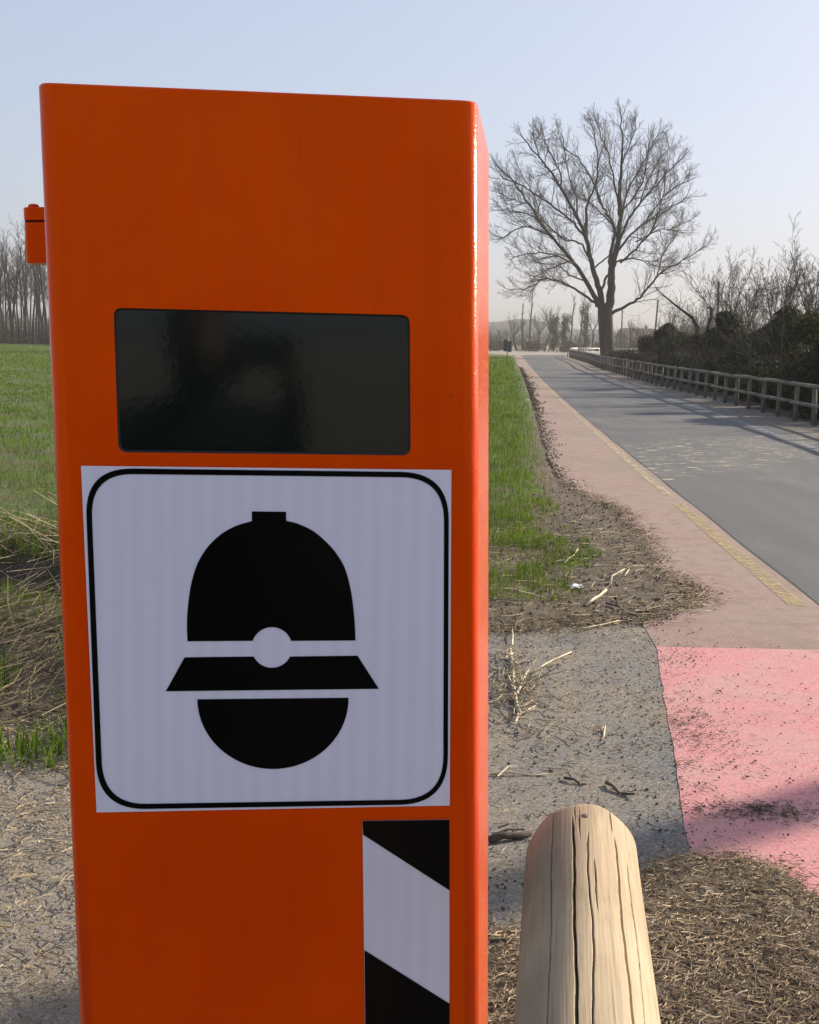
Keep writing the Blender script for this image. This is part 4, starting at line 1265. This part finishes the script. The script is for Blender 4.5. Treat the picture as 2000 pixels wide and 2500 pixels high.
# ditch left of the box: tufts and straw
r = np.random.default_rng(5)
n = 46000; x = r.uniform(-4.6, -.5, n); y = r.uniform(4.5, 10, n)
pm = vnoise(x * 2, y * 2, 51) - np.where((y > 7.4) & (y < 8.8), .3, 0)
k = pm > -.10; x, y = x[k], y[k]
blades('ditch_grass', x, y, ground_h(x, y), (.11 * r.uniform(.4, 1.7, len(x))), .007, .6, M['blade'], 'green tufts in the ditch left of the box', 'grass', seg=3)
def straws(name, x, y, z, L, w, mat, lab, cat, tilt=.12, bend=.15, seed=0, main=None, spread=3.14):
    """loose straws lying about: thin folded strips with thickness"""
    r = np.random.default_rng(seed + len(x)); n = len(x)
    az = r.uniform(0, 2 * np.pi, n) if main is None else main + r.normal(0, spread, n)
    ti = np.abs(r.normal(0, tilt, n)); bd = r.normal(0, bend, n)
    P = []
    for t in (-.5, 0, .5):
        a = az + bd * t * 2
        cx = x + np.cos(a) * L * t; cy = y + np.sin(a) * L * t
        cz = z + np.sin(ti) * L * (t + .5) + .002
        sx, sy = -np.sin(az), np.cos(az)
        ww = w * .5 * (.6 if t else 1)
        P += [np.stack([cx - sx * ww, cy - sy * ww, cz], 1), np.stack([cx, cy, cz + w * .6], 1), np.stack([cx + sx * ww, cy + sy * ww, cz], 1)]
    V = np.stack(P, 1).reshape(-1, 3); b = (np.arange(n) * 9)[:, None]
    F = []
    for q in (0, 3):
        for c in (0, 1):
            F.append(np.concatenate([b + q + c, b + q + c + 1, b + q + c + 4, b + q + c + 3], 1))
    o = objm(name, npmesh(name, V, np.stack(F, 1).reshape(-1, 4), mat))
    return tag(o, lab, cat, kind='stuff')
n = 4200; x = r.uniform(-5, -.6, n); y = r.normal(6.5, 1.0, n); k = (y > 4.5) & (y < 8.0) & (vnoise(x * 1.6, y * 1.6, 71) > -.2); x, y = x[k], y[k]
z = ground_h(x, y) + r.random(len(x)) ** 2 * .10
straws('ditch_straw', x, y, z, r.uniform(.10, .55, len(x)), .006, M['drygrass'], 'matted pale straw lying over the ditch left of the box', 'straw', .22, .2, 6, .75, 1.1)
n = 420; x = r.uniform(-5, -.8, n); y = r.normal(8.95, .25, n)
straws('overhanging_straw', x, y, ground_h(x, y) + .03, r.uniform(.3, .8, n), .006, M['straw'], 'long dry stems hanging over the dark hollow of the ditch', 'straw', .55, .3, 7)
# gravelly strip left of the box
n = 17000; x = r.uniform(-3.2, -.1, n); y = r.uniform(1.6, 5.6, n); z = ground_h(x, y)
straws('left_clippings', x, y, z, .008 + .07 * r.random(n) ** 3, .0038, M['clip'], 'dry clippings and chaff on the gravel left of the box', 'clippings', .2, .3, 8)
# mound right below
def mound_h(x, y):
    return np.full(len(x), .058)
def inside(px, py, poly):
    c = np.zeros(len(px), bool); m_ = len(poly)
    for k in range(m_):
        (x1, y1), (x2, y2) = poly[k], poly[(k + 1) % m_]
        if y1 == y2: continue
        c ^= ((y1 > py) != (y2 > py)) & (px < (x2 - x1) * (py - y1) / (y2 - y1) + x1)
    return c
n = 42000; x = r.uniform(-.1, 1.7, n); y = r.uniform(1.4, 4.0, n)
k = inside(x, y, [tuple(q) for q in mb]); x, y = x[k], y[k]
cc = np.array([inside(c0.x + (x - c0.x) * s, c0.y + (y - c0.y) * s, [tuple(q) for q in mb]) for s in (1.02, 1.05, 1.1, 1.2, 1.35, 1.6)]).sum(0)
sfr = np.array([.995, .98, .95, .91, .83, .73, .55])[cc]
z = .008 + .05 * (1 - sfr ** 4) + .004 * r.random(len(x))
straws('mound_clippings', x, y, z, r.uniform(.012, .065, len(x)), .0032, M['clip'], 'dry grass clippings covering the soil below the handrail', 'clippings', .16, .5, 9)
# lying about on the lay-by and the verge soil
n = 1500; x = r.uniform(-1.1, 1.75, n); y = r.uniform(6.85, 11.5, n); k = inside(x, y, vs); x, y = x[k], y[k]
straws('verge_straw', x, y, np.full(len(x), .014), r.uniform(.03, .26, len(x)) ** 1.1, .006, M['straw'], 'scattered straw and stalk bits on the bare verge', 'straw', .12, .3, 10)
n = 1500; x = r.uniform(.0, 1.35, n); y = r.uniform(3.3, 7.0, n); k = x < .5 + .14 * y; x, y = x[k], y[k]
straws('lay_by_chaff', x, y, np.full(len(x), .006), r.uniform(.012, .06, len(x)), .003, M['clip'], 'bits of chaff scattered over the dusty lay-by', 'chaff', .1, .3, 11)
def crumbs(name, x, y, z, s, mat, lab, cat, seed):
    r = np.random.default_rng(seed); n = len(x)
    base = np.array([(1, 0, -.4), (-.5, .87, -.4), (-.5, -.87, -.4), (.1, .1, .75)])
    J = base[None] * r.uniform(.5, 1.4, (n, 4, 3)); a = r.uniform(0, 6.28, n)
    c, s_ = np.cos(a)[:, None], np.sin(a)[:, None]
    X = J[..., 0] * c - J[..., 1] * s_; Y = J[..., 0] * s_ + J[..., 1] * c
    V = np.stack([X * s[:, None] + x[:, None], Y * s[:, None] + y[:, None], J[..., 2] * s[:, None] * .8 + (z + s * .3)[:, None]], -1).reshape(-1, 3)
    b = (np.arange(n) * 4)[:, None]
    F = np.stack([np.concatenate([b + i for i in q], 1) for q in ((0, 1, 3), (1, 2, 3), (2, 0, 3), (0, 2, 1))], 1).reshape(-1, 3)
    return tag(objm(name, npmesh(name, V, F, mat)), lab, cat, kind='stuff')
n = 24000; x = r.uniform(.85, 2.5, n); y = r.uniform(2.6, 6.7, n)
ed = x - (.45 + .13 * y)                              # distance from the coating's left edge
k = r.random(n) < np.clip(.05 + 1.0 * np.exp(-np.abs(ed - .12) / .20) * (.5 + .8 * vnoise(x * 4, y * 4, 61)) + .35 * np.clip(vnoise(x * 3, y * 5, 62) - .25, 0, 1), 0, 1)
x, y = x[k], y[k]
crumbs('red_path_crumbs', x, y, np.full(len(x), .0105), .0015 + .0065 * r.random(len(x)) ** 5, M['crumb'], 'dark soil crumbs strewn over the fresh red coating', 'soil crumbs', 1)
n = 9000; x = r.uniform(.0, 1.4, n); y = r.uniform(3.2, 7.0, n); k = (x < .45 + .13 * y); x, y = x[k], y[k]
crumbs('lay_by_grit', x, y, np.full(len(x), .004), .0014 + .006 * r.random(len(x)) ** 5, M['crumb'], 'soil crumbs on the dusty grey lay-by', 'soil crumbs', 2)
n = 16000; x = r.uniform(-3.2, .0, n); y = r.uniform(1.6, 5.8, n)
crumbs('left_gravel', x, y, ground_h(x, y) * 1.0, .002 + .007 * r.random(n) ** 2.5, M['stone'], 'fine gravel on the ground left of the box', 'gravel', 3)
n = 9000; x = r.uniform(-1, 2.1, n); y = r.uniform(6.85, 14, n); k = inside(x, y, vs); x, y = x[k], y[k]
crumbs('verge_clods', x, y, np.full(len(x), .0125), .003 + .014 * r.random(len(x)) ** 3, M['crumb'], 'small clods on the bare verge soil', 'soil crumbs', 4)
n = 2500; x = r.uniform(1.3, 2.2, n); y = r.uniform(6.7, 14, n); k = x < 1.45 + .3 * r.random(n); x, y = x[k], y[k]
crumbs('path_edge_crumbs', x, y, np.full(len(x), .008), .002 + .006 * r.random(len(x)) ** 2, M['crumb'], 'soil crumbs along the edge of the faded path', 'soil crumbs', 5)

def spill(poly, n, sig, seed):
    q = np.random.default_rng(seed); P = np.array([p[:2] for p in poly]); k = q.integers(0, len(P), n); t = q.random(n)[:, None]
    A, B = P[k], P[(k + 1) % len(P)]
    Q = A + (B - A) * t + q.normal(0, sig, (n, 2))
    return Q[:, 0], Q[:, 1]
x, y = spill(vs[2:14], 5200, .07, 77)
crumbs('verge_spill', x, y, np.full(len(x), .007), .002 + .009 * r.random(len(x)) ** 2.5, M['crumb'], 'loose soil spilling from the verge onto path and lay-by', 'soil crumbs', 6)
q_ = np.random.default_rng(83); yy = 14 * np.exp(q_.random(7000) * math.log(80 / 14)); xx = np.array([lane_l(v_) for v_ in yy]) + np.abs(q_.normal(0, .16, 7000)) * (vnoise(yy * .9, yy * .3, 84) + .75) - .05
crumbs('far_path_edge_soil', xx, yy, np.full(len(xx), .0045), (.004 + .012 * q_.random(7000) ** 2) * np.clip(yy / 18, 1, 2.5), M['crumb'], 'soil and grass bits blurring the left edge of the faded path far back', 'soil crumbs', 7)
x, y = spill(vs[2:14], 2600, .09, 78)
straws('verge_spill_chaff', x, y, np.full(len(x), .008), r.uniform(.015, .10, len(x)), .004, M['clip'], 'chaff along the ragged edge of the verge soil', 'chaff', .1, .3, 13)
x, y = spill([p[:2] for p in mb[:int(len(mb) * .6)]], 3500, .045, 79)
straws('mound_spill', x, y, np.full(len(x), .008), r.uniform(.012, .05, len(x)), .003, M['clip'], 'clippings thinning out at the edge of the mound', 'clippings', .15, .4, 14)
q_ = np.random.default_rng(15)
c_ = g(1262, 1690); x = c_.x + q_.normal(0, .10, 260) - .03; y = c_.y + q_.normal(0, .35, 260)
straws('husk_bits', x, y, .008 + .02 * q_.random(260), q_.uniform(.03, .16, 260), .006, M['straw'], 'torn husk bits round the big maize stalk', 'straw', .2, .5, 16, 1.5, .8)
for nm, px_, n_, sx_, sy_ in (('red_path_smear', (1850, 1985), 420, .12, .05), ('red_path_litter', (1690, 1780), 300, .10, .28)):
    c_ = g(*px_); x = c_.x + q_.normal(0, sx_, n_); y = c_.y + q_.normal(0, sy_, n_)
    straws(nm, x, y, np.full(n_, .006), q_.uniform(.006, .03, n_), .0028, M['dark_chaff'], 'smear of dark chaff on the fresh red coating ' + ('in the shadow band' if n_ == 420 else 'along its left edge'), 'chaff', .1, .4, n_)
# single stalks and sticks that can be picked out
def stalk(name, pxs, r0, r1, mat, lab, cat, side=(), lift=.012):
    P = [g(*q) for q in pxs]; base = P[0].copy()
    root = empty(name, (base.x, base.y, 0)); tag(root, lab, cat)
    pts = [Vector((q.x - base.x, q.y - base.y, lift + r0 * .9 + .006 * math.sin(k * 2.1))) for k, q in enumerate(P)]
    n = len(pts)
    tube_obj('stem', pts, [r0 + (r1 - r0) * k / (n - 1) for k in range(n)], mat, root, 7)
    for (pl, rr_) in side:
        Q = [g(*q) - base for q in pl]
        m_ = len(Q)
        V = []; F = []
        for k, q in enumerate(Q):
            d = (Q[min(k + 1, m_ - 1)] - Q[max(k - 1, 0)]); nrm = Vector((-d.y, d.x, 0)).normalized() * rr_ * (1 - .8 * k / (m_ - 1))
            zz = lift + .006 + .010 * math.sin(1.5 * k)
            V += [(q.x - nrm.x, q.y - nrm.y, zz), (q.x, q.y, zz + rr_ * .7), (q.x + nrm.x, q.y + nrm.y, zz)]
            if k: F += [(3 * k - 3, 3 * k - 2, 3 * k + 1, 3 * k), (3 * k - 2, 3 * k - 1, 3 * k + 2, 3 * k + 1)]
        obj('dry_leaf', V, F, mat, root)
    return root
stalk('maize_stalk', [(1246, 1590), (1252, 1640), (1256, 1690), (1262, 1730), (1270, 1752)], .007, .010, M['stalk'], 'big pale dry maize stalk lying close right of the box', 'stalk',
      [([(1270, 1745), (1264, 1760), (1258, 1775)], .012), ([(1265, 1735), (1280, 1735), (1300, 1718)], .010), ([(1262, 1700), (1280, 1665), (1292, 1640)], .009), ([(1250, 1600), (1235, 1615), (1222, 1598)], .010),
       ([(1256, 1690), (1240, 1660), (1225, 1650)], .008), ([(1270, 1748), (1290, 1745), (1310, 1730)], .008), ([(1250, 1580), (1252, 1560), (1250, 1535)], .007)], .006)
stalk('straw_stalk', [(1300, 1648), (1330, 1630), (1355, 1612), (1395, 1597)], .006, .003, M['stalk'], 'thin pale straw lying right of the big maize stalk', 'stalk', [], .006)
stalk('straw_stalk', [(1400, 1548), (1440, 1540), (1480, 1528), (1512, 1522)], .005, .003, M['stalk'], 'long pale straw lying between the lay-by and the verge soil', 'stalk', [], .013)
stalk('straw_stalk', [(1432, 1486), (1448, 1474), (1465, 1460), (1480, 1448)], .011, .008, M['stalk'], 'short thick pale stalk piece lying on the verge soil', 'stalk', [], .013)
stalk('straw_stalk', [(1490, 1436), (1494, 1415), (1515, 1400), (1525, 1396)], .008, .004, M['stalk'], 'kinked pale stalk on the verge nearest the faded path', 'stalk', [([(1525, 1412), (1533, 1404), (1537, 1396)], .006)], .013)
stalk('straw_stalk', [(1376, 1384), (1390, 1372), (1402, 1362), (1412, 1346)], .006, .004, M['stalk'], 'pale stalk lying in the patchy verge grass', 'stalk', [], .02)
stalk('dark_stick', [(1480, 1918), (1495, 1928), (1512, 1940), (1535, 1946), (1550, 1949)], .007, .004, M['stick'], 'dark split stick on the lay-by just above the handrail end', 'stick', [([(1505, 1952), (1525, 1945), (1545, 1943)], .004)], .005)
stalk('dark_stick', [(1378, 1906), (1400, 1912), (1418, 1918), (1432, 1921)], .006, .003, M['stick'], 'thin dark stick left of the split stick on the lay-by', 'stick', [([(1395, 1908), (1388, 1900), (1380, 1896)], .004)], .005)
stalk('dark_stick', [(1195, 2062), (1230, 2055), (1265, 2050), (1295, 2046)], .013, .011, M['stick'], 'thick brown branch lying behind the handrail beside the box', 'stick', [([(1200, 2048), (1240, 2042), (1280, 2036)], .008), ([(1215, 2030), (1240, 2028), (1258, 2020)], .005)], .005)
stalk('dark_stick', [(1195, 2330), (1225, 2330), (1262, 2326), (1290, 2322)], .006, .005, M['stick'], 'thin dark twig left of the handrail on the clippings', 'stick', [], .03)
stalk('dark_stick', [(1195, 1896), (1240, 1893), (1300, 1896), (1338, 1895)], .004, .003, M['stalk'], 'long thin brownish straw across the lay-by beside the box', 'stick', [([(1215, 1902), (1240, 1885), (1264, 1878)], .004)], .005)
stalk('dark_stick', [(1480, 1480), (1510, 1490), (1530, 1502), (1552, 1510)], .007, .004, M['stick'], 'dark twig at the lower edge of the verge soil', 'stick', [], .013)
stalk('straw_stalk', [(1465, 1790), (1478, 1780), (1474, 1800), (1470, 1812)], .004, .003, M['stalk'], 'small curled straw in the middle of the lay-by', 'stalk', [], .005)
def litter(px, py, lab):
    c = g(px, py); RR = random.Random(px)
    V = []; F = []
    for i_ in range(5):
        for j_ in range(4):
            V.append(((i_ - 2) * .022 + RR.gauss(0, .004), (j_ - 1.5) * .03 + RR.gauss(0, .005), .016 + abs(RR.gauss(0, .012))))
    for i_ in range(4):
        for j_ in range(3):
            a = i_ * 4 + j_; F.append((a, a + 4, a + 5, a + 1))
    o = obj('crumpled_paper', V, F, M['litter']); o.location = (c.x, c.y, 0); tag(o, lab, 'litter')
litter(1408, 1440, 'crumpled white paper scrap lying on the verge soil')

# ------------------------------------------------------------------ winter haze over the plain
n = NT('haze_air')
pv = n.n('ShaderNodeVolumePrincipled')
pv.inputs['Color'].default_value = (1.0, .93, .86, 1)
pv.inputs['Density'].default_value = .00046
pv.inputs['Anisotropy'].default_value = .1
n.t.nodes.remove(n.b)
n.l(pv.outputs[0], n.t.nodes['Material Output'].inputs['Volume'])
v, f = box(0, 340, 15.2, 1100, 800, 33.0)
hz = obj('haze', v, f, n.m); tag(hz, 'thin pale winter haze over the plain', 'haze', kind='stuff')

# ------------------------------------------------------------------ photographer, mirrored in the dark window
def photographer():
    M['coat'] = mat_simple('dark_coat', (.012, .013, .016), (.022, .022, .026), 12, .85)
    M['skin'] = mat_simple('skin', (.10, .062, .045), (.13, .08, .058), 8, .55)
    M['hair'] = mat_simple('dark_hair', (.015, .011, .008), (.03, .022, .016), 30, .6)
    bx, by = -.12, -.50
    root = empty('person', (bx, by, 0)); tag(root, 'person in a dark coat holding up a phone, seen only mirrored in the dark window', 'person')
    def skin(name, verts, edges, radii, mat, parent, sub=2, rootv=0):
        me = bpy.data.meshes.new(name); me.from_pydata(verts, edges, []); me.materials.append(mat)
        o = link(bpy.data.objects.new(name, me), parent)
        o.modifiers.new('skin', 'SKIN'); sm = o.modifiers.new('sub', 'SUBSURF'); sm.levels = sm.render_levels = sub
        for k, q in enumerate(radii):
            me.skin_vertices[0].data[k].radius = q if isinstance(q, tuple) else (q, q)
            me.skin_vertices[0].data[k].use_root = k == rootv
        for p_ in me.polygons: p_.use_smooth = True
        o.modifiers['skin'].use_smooth_shade = True
        return o
    V = [(0, 0, .90), (0, 0, 1.05), (0, .01, 1.22), (0, 0, 1.36), (0, .01, 1.43), (0, .035, 1.50), (0, .05, 1.58), (0, .05, 1.64)]
    r = [(.17, .12), (.15, .11), (.17, .12), (.15, .09), (.06, .06), (.075, .085), (.085, .10), (.06, .075)]
    E = [(k, k + 1) for k in range(7)]
    for sd in (-1, 1):
        b0 = len(V)
        V += [(sd * .17, 0, 1.36), (sd * .25, .06, 1.16), (sd * .15 + .06, .28, 1.40), (sd * .10 + .10, .37, 1.50)]
        r += [.07, .05, .042, .03]
        E += [(3, b0), (b0, b0 + 1), (b0 + 1, b0 + 2), (b0 + 2, b0 + 3)]
        b0 = len(V)
        V += [(sd * .10, 0, .82), (sd * .11, .02, .48), (sd * .12, 0, .09), (sd * .13, .12, .045)]
        r += [.095, .065, .05, .04]
        E += [(0, b0), (b0, b0 + 1), (b0 + 1, b0 + 2), (b0 + 2, b0 + 3)]
    body = skin('body', V, E, r, M['coat'], root)
    bm = bmesh.new(); bmesh.ops.create_uvsphere(bm, u_segments=20, v_segments=14, radius=1)
    for v_ in bm.verts:
        x, y, z = v_.co
        k = 1 - .22 * max(0, -z)
        v_.co = Vector((x * .076 * k, y * .092 * (1 - .12 * max(0, -z)) + (.022 if y > .92 and abs(z) < .35 else 0), z * .118)) + Vector((0, .06, 1.575))
    face = bmobj('face', bm, M['skin'], body, True)
    bm = bmesh.new(); bmesh.ops.create_uvsphere(bm, u_segments=20, v_segments=14, radius=1)
    for v_ in bm.verts:
        x, y, z = v_.co
        v_.co = Vector((x * .088, min(y, .45) * .105, max(z, -.5) * .125)) + Vector((0, .045, 1.60))
    bmobj('hair', bm, M['hair'], body, True)
    for sd in (-1, 1):
        hx = sd * .075 + .12
        hv = [(hx + sd * .02, .36, 1.49), (hx, .42, 1.53)]; hr = [.026, .03]; he = [(0, 1)]
        for q in range(4):
            b0 = len(hv); zq = 1.505 + q * .02
            hv += [(hx - sd * .012, .448, zq), (hx - sd * .004, .486, zq), (hx - sd * .03, .497, zq + .002)]; hr += [.0095, .0088, .0075]
            he += [(1, b0), (b0, b0 + 1), (b0 + 1, b0 + 2)]
        b0 = len(hv); hv += [(hx - sd * .02, .44, 1.52), (hx - sd * .05, .458, 1.535)]; hr += [.011, .009]; he += [(1, b0), (b0, b0 + 1)]
        skin('hand', hv, he, hr, M['skin'], body, 1)
    v, f = box(.0, -.030, 1.565, .150, .009, .074)
    o = obj('smartphone', v, f, M['gasket']); tag(o, 'dark phone held up by the photographer, seen only as a reflection', 'phone')
photographer()
